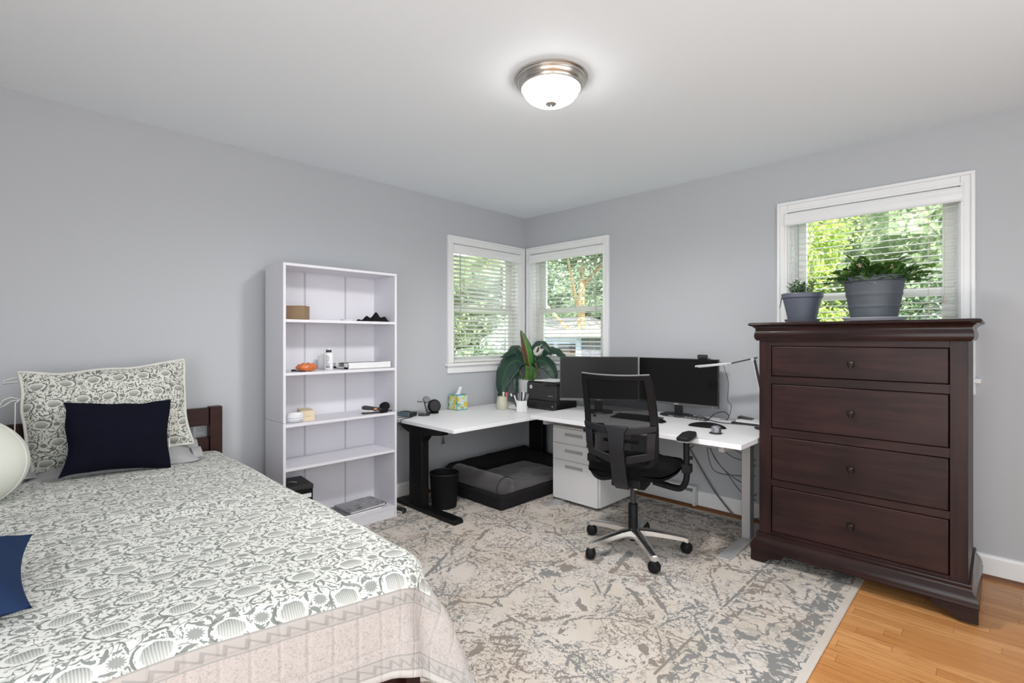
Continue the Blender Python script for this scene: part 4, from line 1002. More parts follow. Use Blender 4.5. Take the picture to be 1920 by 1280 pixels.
# peace lily
t = thing('peace_lily', 'large dark leaved peace lily in a white pot in the corner', 'potted plant', (.272, -.255, Z))
M().lathe([(.002, 0), (.072, 0), (.076, .006), (.092, .22), (.095, .226), (.088, .226), (.084, .20), (.002, .20)], 40).build('pot', MWPLA, t, smooth=True, angle=35)
M().lathe([(.002, .205), (.084, .207)], 20, caps=False).build('soil', MSOIL, t)
def lilymat():
    g = G('lily_leaf'); uv = g.uv(); u, v, _ = g.sep(uv)
    mid = g.math('ABSOLUTE', g.math('SUBTRACT', u, .5))
    veins = g.math('SINE', g.math('MULTIPLY', g.math('ADD', v, g.math('MULTIPLY', mid, -1.2)), 90))
    c = g.mix(g.noise(uv, 3, 2), (.010, .032, .026), (.024, .068, .046))
    c = g.mix(g.math('MULTIPLY', g.step(mid, .035, .0), .6), c, (.12, .25, .05))
    return g.bsdf(c, .32, 0, g.bump(veins, .12, .003), .45)
def lilymat2():
    g = G('lily_leaf_young'); uv = g.uv(); u, v, _ = g.sep(uv)
    c = g.mix(g.step(u, .42, .56), (.13, .065, .035), (.055, .20, .030))
    c = g.mix(g.step(g.math('ABSOLUTE', g.math('SUBTRACT', u, .5)), .05, .0), c, (.26, .42, .08))
    c = g.mix(g.step(u, .86, .95), c, (.012, .06, .04))
    return g.bsdf(c, .4, 0, None, .4)
ML1, ML2 = lilymat(), lilymat2(); MSTEM = leafmat('lily_stem', (.06, .17, .03), (.17, .32, .07), 20)
def leaf(name, mat, pts, W, fold=.35, up=Vector((0, 0, 1)), stem_from=None, twist=0):
    """blade along a polyline of control points, widest past a third, pointed tip"""
    P = [Vector(p) for p in pts]
    def cr(tt):
        n = len(P) - 1; i = min(int(tt * n), n - 1); q = tt * n - i
        p0, p1, p2, p3 = P[max(i - 1, 0)], P[i], P[i + 1], P[min(i + 2, n)]
        return .5 * ((2 * p1) + (p2 - p0) * q + (2 * p0 - 5 * p1 + 4 * p2 - p3) * q * q + (3 * p1 - p0 - 3 * p2 + p3) * q ** 3)
    m = M(); nu, nv = 8, 22; uvs = []
    for j in range(nv + 1):
        v = j / nv; c = cr(v); tg = (cr(min(1, v + .02)) - cr(max(0, v - .02))).normalized()
        sd = tg.cross(up); sd = sd.normalized() if sd.length > .05 else Vector((1, 0, 0))
        sd = Matrix.Rotation(twist * v, 3, tg) @ sd
        nn = sd.cross(tg)
        wd = W * (sin(pi * min(1, v ** .72)) ** .8) * (1 - .25 * v)
        for i in range(nu + 1):
            a = i / nu * 2 - 1
            m.v.append(tuple(c + sd * (a * wd / 2) + nn * (abs(a) * wd * .5 * fold + .004 * sin(v * 30 + a * 3) * abs(a)))); uvs.append((i / nu, v))
    m.f = [(j * (nu + 1) + i, j * (nu + 1) + i + 1, (j + 1) * (nu + 1) + i + 1, (j + 1) * (nu + 1) + i) for j in range(nv) for i in range(nu)]
    m.uv = uvs
    return m.build(name, mat, t, smooth=True, angle=180, solid=.0015)
# leaf directions in the frame of the picture: a = towards the viewer's right, c = towards the viewer
A_ = Vector((.715, .699, 0)); C_ = Vector((.699, -.715, 0)); K_ = Vector((0, 0, 1))
def P3(a, c, z): return tuple(A_ * a + C_ * c + K_ * z)
up1 = A_ * .25 + C_ * .9 + K_ * .3
leaf('leaf', ML2, [P3(.01, .0, .34), P3(-.005, .03, .45), P3(-.035, .04, .57), P3(-.07, .03, .675)], .115, .30, C_ * 1.0 + A_ * .2)
leaf('leaf', ML1, [P3(-.03, .05, .36), P3(-.10, .09, .40), P3(-.165, .12, .375), P3(-.215, .15, .28), P3(-.235, .17, .16), P3(-.20, .18, .03)], .25, -.18, C_ * .8 + K_ * .6 - A_ * .3)
leaf('leaf', ML1, [P3(-.02, .0, .41), P3(-.07, .01, .48), P3(-.115, .02, .525), P3(-.18, .05, .47), P3(-.255, .09, .425)], .12, -.30, K_ + C_ * .6)
leaf('leaf', ML1, [P3(.02, -.02, .42), P3(.07, .0, .52), P3(.12, .01, .555), P3(.17, .03, .52), P3(.21, .05, .44)], .12, -.35, K_ * .8 + C_ * .8)
leaf('leaf', ML1, [P3(.12, .0, .44), P3(.18, .02, .49), P3(.25, .04, .49), P3(.31, .06, .445), P3(.36, .09, .41)], .115, -.18, K_ * .9 + C_ * .7)
leaf('leaf', ML1, [P3(.03, .02, .36), P3(.10, .06, .40), P3(.17, .10, .37), P3(.22, .13, .29), P3(.24, .15, .20)], .17, -.20, K_ * .7 + C_ * .8)
leaf('leaf', ML1, [P3(-.02, .04, .36), P3(-.06, .10, .37), P3(-.11, .14, .33), P3(-.15, .17, .28), P3(-.17, .18, .24)], .075, .3, K_ + C_ * .3)
leaf('leaf', ML1, [P3(-.08, .06, .30), P3(-.11, .12, .26), P3(-.115, .15, .18), P3(-.105, .16, .08)], .07, -.3, C_ + A_ * .5)
leaf('leaf', ML2, [P3(.03, .03, .36), P3(.055, .07, .37), P3(.085, .10, .31), P3(.10, .12, .26)], .035, .5, K_)
m = M()
for a, c, z, b0 in ((.0, .0, .35, 0), (-.05, .05, .44, .3), (-.03, 0, .42, -.2), (.02, -.02, .43, .1), (.12, 0, .45, .5), (.03, .02, .37, .2), (-.02, .04, .36, -.3), (-.08, .06, .31, -.4), (.05, .01, .46, .4), (.065, .02, .42, .5), (.085, .0, .40, .6), (-.015, .02, .40, -.1), (.04, -.01, .40, .1)):
    m.tube([P3(a * .25 + b0 * .05, c * .2, .20), P3(a * .5 + b0 * .04, c * .5 + .012, .20 + (z - .2) * .55), P3(a, c, z)], [.0065, .0055, .004], 7)
m.build('stems', MSTEM, t, smooth=True)
fl = leaf('spathe', paint('spathe_white', (.72, .72, .66), .5), [P3(.055, .01, .45), P3(.085, .02, .485), P3(.115, .015, .515), P3(.125, .02, .545)], .075, .4, C_ + K_ * .3)
M().tube([P3(.078, .028, .475), P3(.09, .036, .50), P3(.094, .036, .522)], [.008, .010, .006], 10).build('spadix', paint('brown_spadix', (.10, .045, .035), .8, vscale=80, var=.4), fl, smooth=True)

# ---- monitors
MSCR = paint('screen_black', (.007, .007, .0075), .34, var=.03, spec=.2); MBEZ = paint('bezel_black', (.018, .018, .018), .35); MBEZ2 = paint('bezel_grey', (.09, .09, .088), .4)
def monitor(label, x, y, zr, w, h, zb, stand_back=.05, base=True):
    t = thing('monitor', label, 'monitor', (x, y, RZ + .0006), zr, 'wide desk monitors'); z0 = zb - RZ
    M().box(-w / 2, w / 2, 0, .022, z0, z0 + h).build('housing', MBEZ, t, bevel=.003)
    M().box(-w / 2 + .006, w / 2 - .006, -.0012, .001, z0 + .020, z0 + h - .006).build('screen', MSCR, t)
    M().box(-w / 2, w / 2, -.003, .001, z0, z0 + .017).build('chin', MBEZ2, t, bevel=.001)
    M().box(-.017, .017, -.0036, -.0028, z0 + .005, z0 + .012).build('name_plate', MSILVER, t)
    M().box(w / 2 - .040, w / 2 - .036, -.0036, -.0028, z0 + .003, z0 + .008).build('power_light', MWPLA, t)
    M().box(-.10, .10, .022, .045, z0 + .08, z0 + .26).build('rear_cover', MBEZ, t, bevel=.008)
    M().box(-.030, .030, .024, .042, .012, z0 + .14).build('neck', MBEZ, t, bevel=.004)
    pts = [(-.105, -.055), (-.06, -.085), (.06, -.085), (.105, -.055), (.11, .04), (.07, .075), (-.07, .075), (-.11, .04)]
    M().prism(pts, 0, .013, lambda a, b, z: (a, b, z)).build('base', MBEZ, t, bevel=.004)
    M().box(-.02, .02, -.0858, -.084, .004, .009).build('base_badge', MSILVER, t)
    return t
monitor('right hand black monitor, the one carrying the webcam', 1.665, -.165, 0, .612, .342, .767)
monitor('left hand black monitor, angled in front of the corner window', 1.160, -.425, atan2(.35, .49), .592, .339, .776)
t = thing('webcam', 'small black webcam clipped on top of the right monitor', 'webcam', (1.862, -.155, 1.1096))
M().tube([(-.032, -.012, .016), (.032, -.012, .016)], .0155, 16).build('body', MBLACK, t, smooth=True, angle=50)
M().lathe([(.001, .004), (.008, .004), (.010, 0)], 16, (-.008, -.0275, .016), rot=Matrix.Rotation(R(90), 3, 'X')).build('lens', paint('lens', (.05, .05, .055), .1), t, smooth=True)
M().box(-.012, .045, -.008, .014, .0, .006).build('clip', MBLACK, t)

# ---- desk lamp
t = thing('desk_lamp', 'slim silver and black folding desk lamp beside the dresser', 'desk lamp', (2.318, -.30, RZ + .0006))
MLAMP = paint('lamp_silver', (.62, .62, .66), .35, .2, var=.03)
M().lathe([(.001, 0), (.060, 0), (.062, .004), (.060, .014), (.001, .016)], 32, (.0, 0, 0)).build('base', MBLACK, t, smooth=True)
jp = Vector((-.072, 0, .432)); bp = Vector((.012, 0, .014))
M().bar(bp, jp, .022, .009, (1, 0, 0)).build('lower_arm', MLAMP, t, bevel=.002)
M().bar(bp + Vector((.010, 0, 0)), jp + Vector((.010, 0, 0)), .020, .007, (1, 0, 0)).build('arm_channel', MBLACK, t, bevel=.001)
M().tube([jp + Vector((0, -.015, 0)), jp + Vector((0, .015, 0))], .011, 16).build('hinge', MLAMP, t, smooth=True, angle=50)
a0 = jp + Vector((.025, 0, .013)); a1 = Vector((-.205, -.03, .402)); a2 = Vector((-.420, -.055, .378))
M().bar(a0, a1, .016, .009).build('upper_arm', MBLACK, t, bevel=.002)
M().bar(a1 + (a1 - a0).normalized() * -.015, a2, .050, .012).build('lamp_head', MLAMP, t, bevel=.003)
M().bar(a1 + Vector((-.01, 0, -.0065)), a2 + Vector((.02, 0, -.0065)), .036, .003).build('diffuser', paint('diffuser', (.72, .72, .72), .5), t)

# ---- right desk small things
Z = RZ + .0006
t = thing('usb_hub', 'flat grey hub box lying under the right monitor', 'hub', (1.845, -.235, Z), R(-9))
M().box(-.085, .085, -.022, .022, 0, .016).build('case', paint('hub_dark', (.05, .05, .05), .4), t, bevel=.002)
for k in range(5): M().box(-.075 + .032 * k, -.052 + .032 * k, -.0228, -.0215, .005, .011).build('port', paint('port_grey', (.30, .30, .30), .4) if k == 0 else bpy.data.materials['port_grey'], t)
def cable(label, pts, r=.0028, mat=None, group=None):
    o = M().tube(smoothpath(pts), r, 6).build('cable', mat or MCABLE, smooth=True); tag(o, label, 'cable', group); return o
def smoothpath(P, k=6):
    P = [Vector(p) for p in P]; out = []
    for i in range(len(P) - 1):
        p0, p1, p2, p3 = P[max(i - 1, 0)], P[i], P[i + 1], P[min(i + 2, len(P) - 1)]
        for j in range(k):
            q = j / k; out.append(.5 * ((2 * p1) + (p2 - p0) * q + (2 * p0 - 5 * p1 + 4 * p2 - p3) * q * q + (3 * p1 - p0 - 3 * p2 + p3) * q ** 3))
    return out + [P[-1]]
cable('thin cable dropping from the webcam beside the right monitor', [(1.905, -.135, 1.11), (1.985, -.135, 1.085), (2.005, -.13, 1.03), (2.02, -.11, .94), (2.01, -.10, .83), (2.035, -.10, .79), (2.02, -.11, .71), (2.0, -.13, RZ + .004)], .0018)
cable('looped cable arching behind the right monitor corner', [(1.93, -.215, RZ + .012), (1.955, -.18, .735), (2.0, -.14, .748), (2.03, -.13, .72), (2.02, -.15, RZ + .004)], .003)
cable('black cable from the hub toward the papers', [(1.93, -.25, RZ + .010), (2.0, -.26, RZ + .004), (2.06, -.27, RZ + .004), (2.12, -.25, RZ + .004), (2.17, -.24, RZ + .004)], .003)
cable('grey cable lying along the back of the desk', [(1.97, -.13, RZ + .004), (2.06, -.09, RZ + .004), (2.14, -.09, RZ + .004), (2.16, -.15, RZ + .004), (2.12, -.19, RZ + .004)], .0022, MGCABLE)
cable('short black cable behind the hub box', [(1.70, -.19, RZ + .016), (1.76, -.19, RZ + .022), (1.80, -.205, RZ + .012), (1.86, -.20, RZ + .020), (1.92, -.19, RZ + .004)], .003)
t = thing('document_tray', 'dark edged flat tray on the desk by the dresser', 'tray', (2.20, -.185, Z), R(-3))
M().box(-.115, .115, -.05, .10, 0, .012).build('tray', MBLACK, t, bevel=.002)
o = M().box(-.095, .105, -.04, .095, 0, .010).build('paper_stack', MPAPER); o.location = (2.205, -.185, Z + .0125); o.rotation_euler = (0, 0, R(-2)); tag(o, 'white papers lying in the dark tray by the dresser', 'paper')
o = M().prism([(-.04, 0), (.05, 0), (.05, .004), (-.04, .016)], -.03, .03, lambda a, z, b: (a, b, z)).build('clip_holder', MBLACK, bevel=.002); o.location = (2.135, -.12, Z + .023); tag(o, 'small black wedge clip on the papers by the dresser', 'clip')
# wrist rest and vertical mouse
t = thing('mouse_pad', 'black curved wrist rest pad behind the mouse', 'wrist rest', (2.025, -.470, Z), R(8))
def padf(u, v):
    a = u * 2 - 1; b = v * 2 - 1; w = .118
    y = .058 * (1 - a * a) ** .5 * b if abs(a) < 1 else 0
    return (a * w, y + .020 * (1 - a * a) - .012, .0015 + .026 * max(0, 1 - a * a) ** .6 * max(0, 1 - b * b) ** .6)
m = M().grid(28, 10, padf).grid(28, 10, lambda u, v: (padf(u, v)[0], padf(u, v)[1], .0004)); m.build('cushion', MBLACK2, t, smooth=True, angle=100)
t = thing('computer_mouse', 'grey and black upright ergonomic mouse near the desk front corner', 'mouse', (2.155, -.660, Z), R(20))
M().lathe([(.001, 0), (.036, 0), (.037, .004), (.030, .008), (.001, .008)], 32, sx=1.0, sy=.9).build('base', MBLACK, t, smooth=True)
M().lathe([(.027, .008), (.027, .034), (.024, .042), (.014, .047), (.001, .048)], 28, (.002, 0, 0), sx=1.0, sy=.85).build('shell', paint('mouse_grey', (.20, .20, .22), .3, .2), t, smooth=True, angle=50)
M().box(.010, .0305, -.018, .018, .009, .037).build('button_side', MBLACK, t, bevel=.004)
t = thing('keyboard', 'dark curved keyboard on the desk behind the chair back', 'keyboard', (1.555, -.510, Z), R(2))
def kbf(u, v):
    a = u * 2 - 1; b = v * 2 - 1
    return (a * .20, b * .075 * (1 - .55 * abs(a) ** 3) + .035 * (1 - a * a) - .02, .002 + .020 * max(0, 1 - a ** 4) ** .5 * max(0, 1 - b ** 4) ** .5)
m = M().grid(28, 12, kbf).grid(28, 12, lambda u, v: (kbf(u, v)[0], kbf(u, v)[1], .0005)); m.build('body', MBLACK2, t, smooth=True, angle=100)
m = M()
for r_ in range(4):
    for k in range(13):
        a = (k - 6) / 6 * .80; x = a * .20; y = (r_ - 1.5) * .019 + .035 * (1 - a * a) - .012; m.box(x - .0085, x + .0085, y - .0075, y + .0075, .018, .026)
m.build('keys', MBLACK, t, bevel=.001)
o = M().lathe([(.001, 0), (.012, 0), (.010, .014), (.001, .016)], 16).build('desk_clip', MBLACK, smooth=True); o.location = (1.26, -.62, Z); tag(o, 'tiny black clip on the desk left of the chair back', 'clip')

# ================================================================ under the desks
t = thing('filing_cabinet', 'white metal filing cabinet with three drawers under the right desk', 'cabinet', (0, 0, ZR))
CX0, CX1, CYF, CYB, CZ0, CZ1 = .885, 1.306, -.640, -.200, .022, .578
M().box(CX0 + .002, CX1, CYF + .022, CYB, CZ0, CZ1 - .002).build('body', paint('white_steel', (.70, .70, .69), .4, var=.02), t, bevel=.002)
M().box(CX0, CX1, CYF + .0, CYB, CZ1 - .012, CZ1).build('top', paint('white_steel_top', (.66, .65, .61), .4, var=.02), t, bevel=.002)
MDRW = paint('drawer_white', (.70, .695, .70), .4, var=.02)
for a, b, hz in ((.450, .563, .519), (.324, .447, .396), (.024, .321, .276)):
    m = M(); hx0, hx1, hz0, hz1 = 1.000, 1.166, hz - .012, hz + .012
    X0, X1 = CX0 + .001, CX1 - .008
    for (p, q, r0, r1) in ((X0, hx0, a, b), (hx1, X1, a, b), (hx0, hx1, a, hz0), (hx0, hx1, hz1, b)): m.box(p, q, CYF, CYF + .018, r0, r1)
    d = m.build('drawer', MDRW, t)
    M().add([(hx0, CYF + .0165, hz1), (hx1, CYF + .0165, hz1), (hx1, CYF + .002, hz0), (hx0, CYF + .002, hz0), (hx0, CYF + .018, hz1), (hx1, CYF + .018, hz1), (hx1, CYF + .018, hz0), (hx0, CYF + .018, hz0)], [(0, 1, 2, 3), (4, 7, 6, 5), (0, 4, 5, 1), (3, 2, 6, 7), (0, 3, 7, 4), (1, 5, 6, 2)]).build('finger_pull', paint('pull_grey', (.42, .42, .43), .45) if 'pull_grey' not in bpy.data.materials else bpy.data.materials['pull_grey'], d)
for x in (CX0 + .05, CX1 - .05):
    for y in (CYF + .06, CYB - .05): M().lathe([(.018, 0), (.02, .004), (.02, .020), (.014, CZ0)], 16, (x, y, 0)).build('caster', MBLACK, t, smooth=True)
t = thing('dog_bed', 'dark charcoal dog bed with bolster sides under the left desk', 'pet bed', (0, 0, ZR))
MDOG = cloth('dog_bed_plush', (.085, .078, .083), var=.22, scale=160, sheen=.35); MDOG2 = cloth('dog_bed_shaded', (.019, .018, .020), var=.2, scale=160); MSEAM = paint('dark_seam', (.02, .02, .022), .8)  # second cloth is the plush darkened, under-desk shade put into its colour
M().box(.085, .800, -1.115, -.11, .0, .105).build('base_cushion', MDOG2, t, bevel=.022, seg=4)
def cush(u, v):
    return (.13 + u * .655, -1.09 + v * .96, .098 + .022 * (max(0, 1 - (2 * u - 1) ** 6) * max(0, 1 - (2 * v - 1) ** 6)) ** .5 + mnoise.noise(Vector((u * 9, v * 12, 0))) * .006)
M().grid(30, 40, cush).build('top_pad', MDOG, t, smooth=True, angle=180)
def bolster(p, q, r, name, mat, squash=.9):
    p, q = Vector(p), Vector(q); L = (q - p).length; d = (q - p).normalized(); n = 22; pts = []; rr = []
    for k in range(n + 1):
        s = k / n; pts.append(p + d * L * s + Vector((0, 0, mnoise.noise(Vector((s * 9, p.x, p.y))) * .004)))
        e = min(s, 1 - s) * L; rr.append(r * (1 if e > .04 else (.72 + .28 * sqrt(max(0, 1 - ((.04 - e) / .04) ** 2)))))
    return M().tube(pts, rr, 24, flat=squash).build(name, mat, t, smooth=True, angle=80)
b = bolster((.16, -1.015, .150), (.772, -1.015, .140), .082, 'side_bolster', MDOG)
pts = [Vector((.735, -1.015, .142)) + Vector((0, .083 * cos(a), .076 * sin(a))) for a in [2 * pi * k / 32 for k in range(33)]]
M().tube(pts, .0035, 6, caps=False).build('seam_piping', MSEAM, b, smooth=True)
bolster((.145, -1.08, .155), (.145, -.12, .165), .078, 'back_bolster', MDOG2)
bolster((.15, -.175, .150), (.77, -.175, .140), .075, 'side_bolster', MDOG2)
t = thing('waste_bin', 'round black waste bin beside the black desk foot', 'bin', (.405, -1.325, ZR))
M().lathe([(.002, 0), (.088, 0), (.092, .004), (.108, .245), (.111, .25), (.108, .255), (.104, .25), (.089, .01), (.002, .008)], 40).build('bin_body', MBLACK2, t, smooth=True, angle=40)
M().tube([(.109 * cos(a), .109 * sin(a), .252) for a in [2 * pi * k / 40 for k in range(41)]], .004, 8, caps=False).build('rim', MBLACK, t, smooth=True)
t = thing('baseboard_heater', 'long white baseboard heater on the right wall under the desk', 'heater', (0, 0, 0))
MHEAT = paint('heater_white', (.66, .67, .67), .45, var=.02)
pr = [(.014, .030), (.060, .030), (.066, .040), (.066, .112), (.058, .122), (.020, .124), (.014, .124)]
M().prism(pr, .42, 1.742, lambda d_, z, x: (x, -d_, z)).build('front_panel', MHEAT, t, bevel=.002)
pr = [(.014, .146), (.050, .142), (.056, .146), (.050, .160), (.014, .166)]
M().prism(pr, .42, 1.742, lambda d_, z, x: (x, -d_, z)).build('top_deflector', MHEAT, t, bevel=.001)
M().box(.42, 1.742, -.034, -.014, .120, .148).build('heating_fins', paint('fin_grey', (.20, .20, .21), .5), t)
for x in (.405, 1.742): M().prism([(.014, .022), (.068, .022), (.072, .030), (.070, .118), (.054, .162), (.014, .170)], x, x + .020, lambda d_, z, q: (q, -d_, z)).build('end_cap', MHEAT, t, bevel=.002)
t = thing('power_adapter', 'small black and white plug adapter on the rug beside the bookcase', 'adapter', (.270, -1.625, ZR), R(10))
M().box(-.055, .055, -.022, .022, 0, .030).build('body', MBLACK, t, bevel=.010, seg=3); M().box(-.03, .05, -.0235, -.0215, .004, .016).build('white_side', MWPLA, t, bevel=.001)
def dangling(label, x, y, z0, z1):
    t = thing('hanging_cable', label, 'cable', (x, y, 0))
    M().tube(smoothpath([(0, 0, z0), (.004, .002, z0 - (z0 - z1) * .35), (-.002, -.006, z0 - (z0 - z1) * .6), (0, -.004, z1 + .05)]), .0028, 6).build('cord', MGCABLE, t, smooth=True)
    M().lathe([(.0035, .052), (.006, .03), (.0105, .004), (.008, 0)], 12, (0, -.004, z1)).build('tassel', paint('tassel_grey', (.10, .10, .105), .5) if 'tassel_grey' not in bpy.data.materials else bpy.data.materials['tassel_grey'], t, smooth=True)
    M().lathe([(.006, -.010), (.008, -.003), (.006, 0)], 12, (0, -.004, z1)).build('tip', MWPLA, t, smooth=True)
dangling('grey cord with a white tip hanging behind the waste bin', .03, -1.035, LZ - .027, .372)
dangling('grey cord with a white tip hanging in the corner above the dog bed', .20, -.045, LZ - .027, .345)
# cables beneath the right desk
zt_ = RZ - .085
cable('thick grey cable running from desk to floor beside the heater', [(1.66, -.20, .58), (1.70, -.10, .50), (1.78, -.045, .33), (1.90, -.040, .15), (2.03, -.050, .020)], .0058, MGCABLE, 'cables under the right desk')
for k, P in enumerate((
    [(1.93, -.33, zt_), (1.98, -.30, .50), (2.04, -.28, .40), (2.14, -.27, .33), (2.24, -.26, .30)],
    [(1.96, -.33, zt_), (2.00, -.30, .46), (2.08, -.28, .36), (2.16, -.27, .26), (2.25, -.26, .22)],
    [(2.02, -.33, zt_), (2.08, -.29, .50), (2.16, -.28, .47), (2.25, -.26, .48)],
    [(2.05, -.33, zt_), (2.12, -.30, .54), (2.19, -.28, .50), (2.25, -.27, .44)],
    [(1.88, -.33, zt_), (1.86, -.28, .53), (1.80, -.25, .49), (1.72, -.25, .55), (1.68, -.30, zt_)],
    [(1.60, -.33, zt_), (1.63, -.28, .54), (1.70, -.25, .55), (1.74, -.27, .60)],
    [(2.25, -.25, .26), (2.17, -.23, .17), (2.16, -.22, .11), (2.20, -.22, .085), (2.26, -.23, .10)],
    [(1.95, -.33, zt_), (1.97, -.30, .42), (2.01, -.28, .36), (2.12, -.28, .36), (2.25, -.28, .38)])):
    cable('black cable among the tangle hanging between the right desk and its silver leg', P, .0036, MGCABLE, 'cables under the right desk')
# ================================================================ office chair
PSI = R(104)                                # facing
t = thing('office_chair', 'black mesh backed office chair with chrome star base on the rug', 'office chair', (1.812, -1.018, ZR), PSI - pi / 2)
# local frame: y forward, x to the sitter's right
def loc_ang(world): return world - (PSI - pi / 2)
MCH = paint('chair_plastic', (.013, .013, .0165), .45, spec=.35, var=.12, vscale=30); MCHD = paint('chair_black', (.006, .006, .0065), .55, spec=.25)
MSTAR = paint('polished_aluminium', (.86, .85, .84), .24, 1, var=.03)
for k in range(5):
    a = loc_ang(R(34 + 72 * k)); d = Vector((cos(a), sin(a), 0)); s = Vector((-sin(a), cos(a), 0))
    m = M(); prof = [(.030, .130, .032, .036), (.10, .127, .027, .032), (.20, .113, .022, .028), (.29, .099, .019, .026), (.307, .094, .018, .030)]
    vs = []
    for r_, zt, wd, hh in prof:
        c = d * r_
        vs += [c + s * wd + K_ * (zt - hh), c + s * wd * .9 + K_ * (zt - .006), c + s * wd * .45 + K_ * zt, c - s * wd * .45 + K_ * zt, c - s * wd * .9 + K_ * (zt - .006), c - s * wd + K_ * (zt - hh)]
    n = 6
    fs = [(i * n + j, i * n + (j + 1) % n, (i + 1) * n + (j + 1) % n, (i + 1) * n + j) for i in range(len(prof) - 1) for j in range(n)] + [tuple(range(n))[::-1], tuple((len(prof) - 1) * n + j for j in range(n))]
    m.add(vs, fs); m.tube([d * .302 + K_ * .090, d * .302 + K_ * .058], .014, 14)
    lg = m.build('star_leg', MSTAR, t, smooth=True, angle=35)
    c = d * .302; ax = Vector((-sin(a + .6), cos(a + .6), 0))
    rm = ax.to_track_quat('Z', 'Y').to_matrix()
    m = M()
    m.lathe([(.004, -.024), (.020, -.0235), (.030, -.018), (.0335, -.008), (.0335, .008), (.030, .018), (.020, .0245), (.004, .025)], 22, c + K_ * .0335, rot=rm)
    m.tube([c + K_ * .062, c + K_ * .036], .010, 10)
    m.build('caster', MCHD, lg, smooth=True, angle=40)
M().lathe([(.005, .065), (.030, .070), (.040, .095), (.040, .120), (.030, .130), (.005, .130)], 28).build('hub', MSTAR, t, smooth=True)
M().lathe([(.004, .055), (.020, .055), (.020, .12), (.004, .12)], 20).build('hub_boss', MCHD, t, smooth=True)
M().lathe([(.027, .128), (.027, .27), (.022, .275), (.004, .276)], 24).build('gas_sleeve', MCHD, t, smooth=True, angle=50)
M().lathe([(.0165, .27), (.0165, .42), (.003, .42)], 20).build('gas_piston', paint('piston_grey', (.06, .06, .062), .3, .6), t, smooth=True, angle=50)
# mechanism, seat
m = M().prism([(-.15, .405), (-.05, .372), (.06, .375), (.13, .41), (.13, .455), (-.14, .455)], -.085, .085, lambda y, z, x: (x, y, z)); m.build('tilt_mechanism', MCHD, t, bevel=.008)
M().tube([(.06, .02, .42), (.20, .02, .415)], .006, 8).build('lever', MCHD, t, smooth=True)
M().lathe([(.004, -.006), (.012, -.006), (.012, .006), (.004, .006)], 14, (.055, -.135, .407), rot=Matrix.Rotation(R(90), 3, 'X')).build('bolt', MCHROME, t, smooth=True)
def seatf(u, v, top):
    a, b = u * 2 - 1, v * 2 - 1
    w = .256 * (1 - .10 * max(0, -b)); x = a * w * (1 - .12 * max(0, abs(b)) ** 4); y = b * .235 + .045
    ed = max(0, 1 - a ** 6) ** .5 * max(0, 1 - b ** 6) ** .5
    z = .488 + (.040 * ed + .010 * a * a if top else -.042 * ed)
    if top: z += mnoise.noise(Vector((x * 28, y * 28, 2))) * .012 * ed + mnoise.noise(Vector((x * 9, y * 9, 5))) * .012 * ed
    return (x, y, z)
M().grid(40, 40, lambda u, v: seatf(u, v, 1)).grid(40, 40, lambda u, v: seatf(u, v, 0)).build('seat', cloth('black_fleece', (.0075, .0075, .008), var=.5, scale=90, bump=1), t, smooth=True, angle=180)
# backrest: frame outline on a curved, reclined surface
def bk(x, z):
    """point of the back surface: x across, z height"""
    q = (z - .56) / .5
    y = -.228 - .085 * q - .060 * q * q + .055 * (1 - min(1, q) * .2) * (x / .2) ** 2 - .045 * max(0, 1 - abs(z - .66) / .18) * .6
    return Vector((x, y, z))
def half_w(z):                                     # outline half width by height
    pts = [(.535, .145), (.575, .196), (.64, .204), (.76, .207), (.90, .203), (1.02, .196), (1.052, .186), (1.058, .17)]
    for (z0, w0), (z1, w1) in zip(pts, pts[1:]):
        if z <= z1: return w0 + (w1 - w0) * max(0, (z - z0)) / (z1 - z0)
    return pts[-1][1]
def strip(lo, hi, n, thick, name, mat, par, rail=None):
    """band between two edge curves lo(s), hi(s) -> Vector, thickened along y"""
    m = M()
    for yy in (0, 1):
        for k in range(n + 1):
            s = k / n
            for p in (lo(s), hi(s)): m.v.append(tuple(p + Vector((0, (yy - .5) * thick, 0))))
    A = lambda yy, k, e: yy * 2 * (n + 1) + k * 2 + e
    for k in range(n):
        m.f += [(A(0, k, 0), A(0, k + 1, 0), A(0, k + 1, 1), A(0, k, 1)), (A(1, k, 0), A(1, k, 1), A(1, k + 1, 1), A(1, k + 1, 0)),
                (A(0, k, 0), A(1, k, 0), A(1, k + 1, 0), A(0, k + 1, 0)), (A(0, k, 1), A(0, k + 1, 1), A(1, k + 1, 1), A(1, k, 1))]
    m.f += [(A(0, 0, 0), A(0, 0, 1), A(1, 0, 1), A(1, 0, 0)), (A(0, n, 0), A(1, n, 0), A(1, n, 1), A(0, n, 1))]
    return m.build(name, mat, par, smooth=True, angle=45, bevel=min(.004, thick * .3))
zs0, zs1 = .545, 1.056
for sgn in (-1, 1):
    strip(lambda s: bk(sgn * half_w(zs0 + (zs1 - zs0) * s), zs0 + (zs1 - zs0) * s), lambda s: bk(sgn * (half_w(zs0 + (zs1 - zs0) * s) - .038), zs0 + (zs1 - zs0) * s), 26, .022, 'back_frame_side', MCHD, t)
strip(lambda s: bk((s * 2 - 1) * .193, 1.030 - .006 * (1 - (2 * s - 1) ** 2)), lambda s: bk((s * 2 - 1) * .188, 1.057 - .006 * (1 - (2 * s - 1) ** 2)), 18, .022, 'back_frame_top', MCHD, t)
tr = M().tube([bk((s * 2 - 1) * .186, 1.058 - .006 * (1 - (2 * s - 1) ** 2)) for s in [k / 18 for k in range(19)]], .005, 8); tr.build('top_trim', paint('trim_grey', (.16, .16, .16), .35), t, smooth=True)
m = M(); n1, n2 = 14, 22
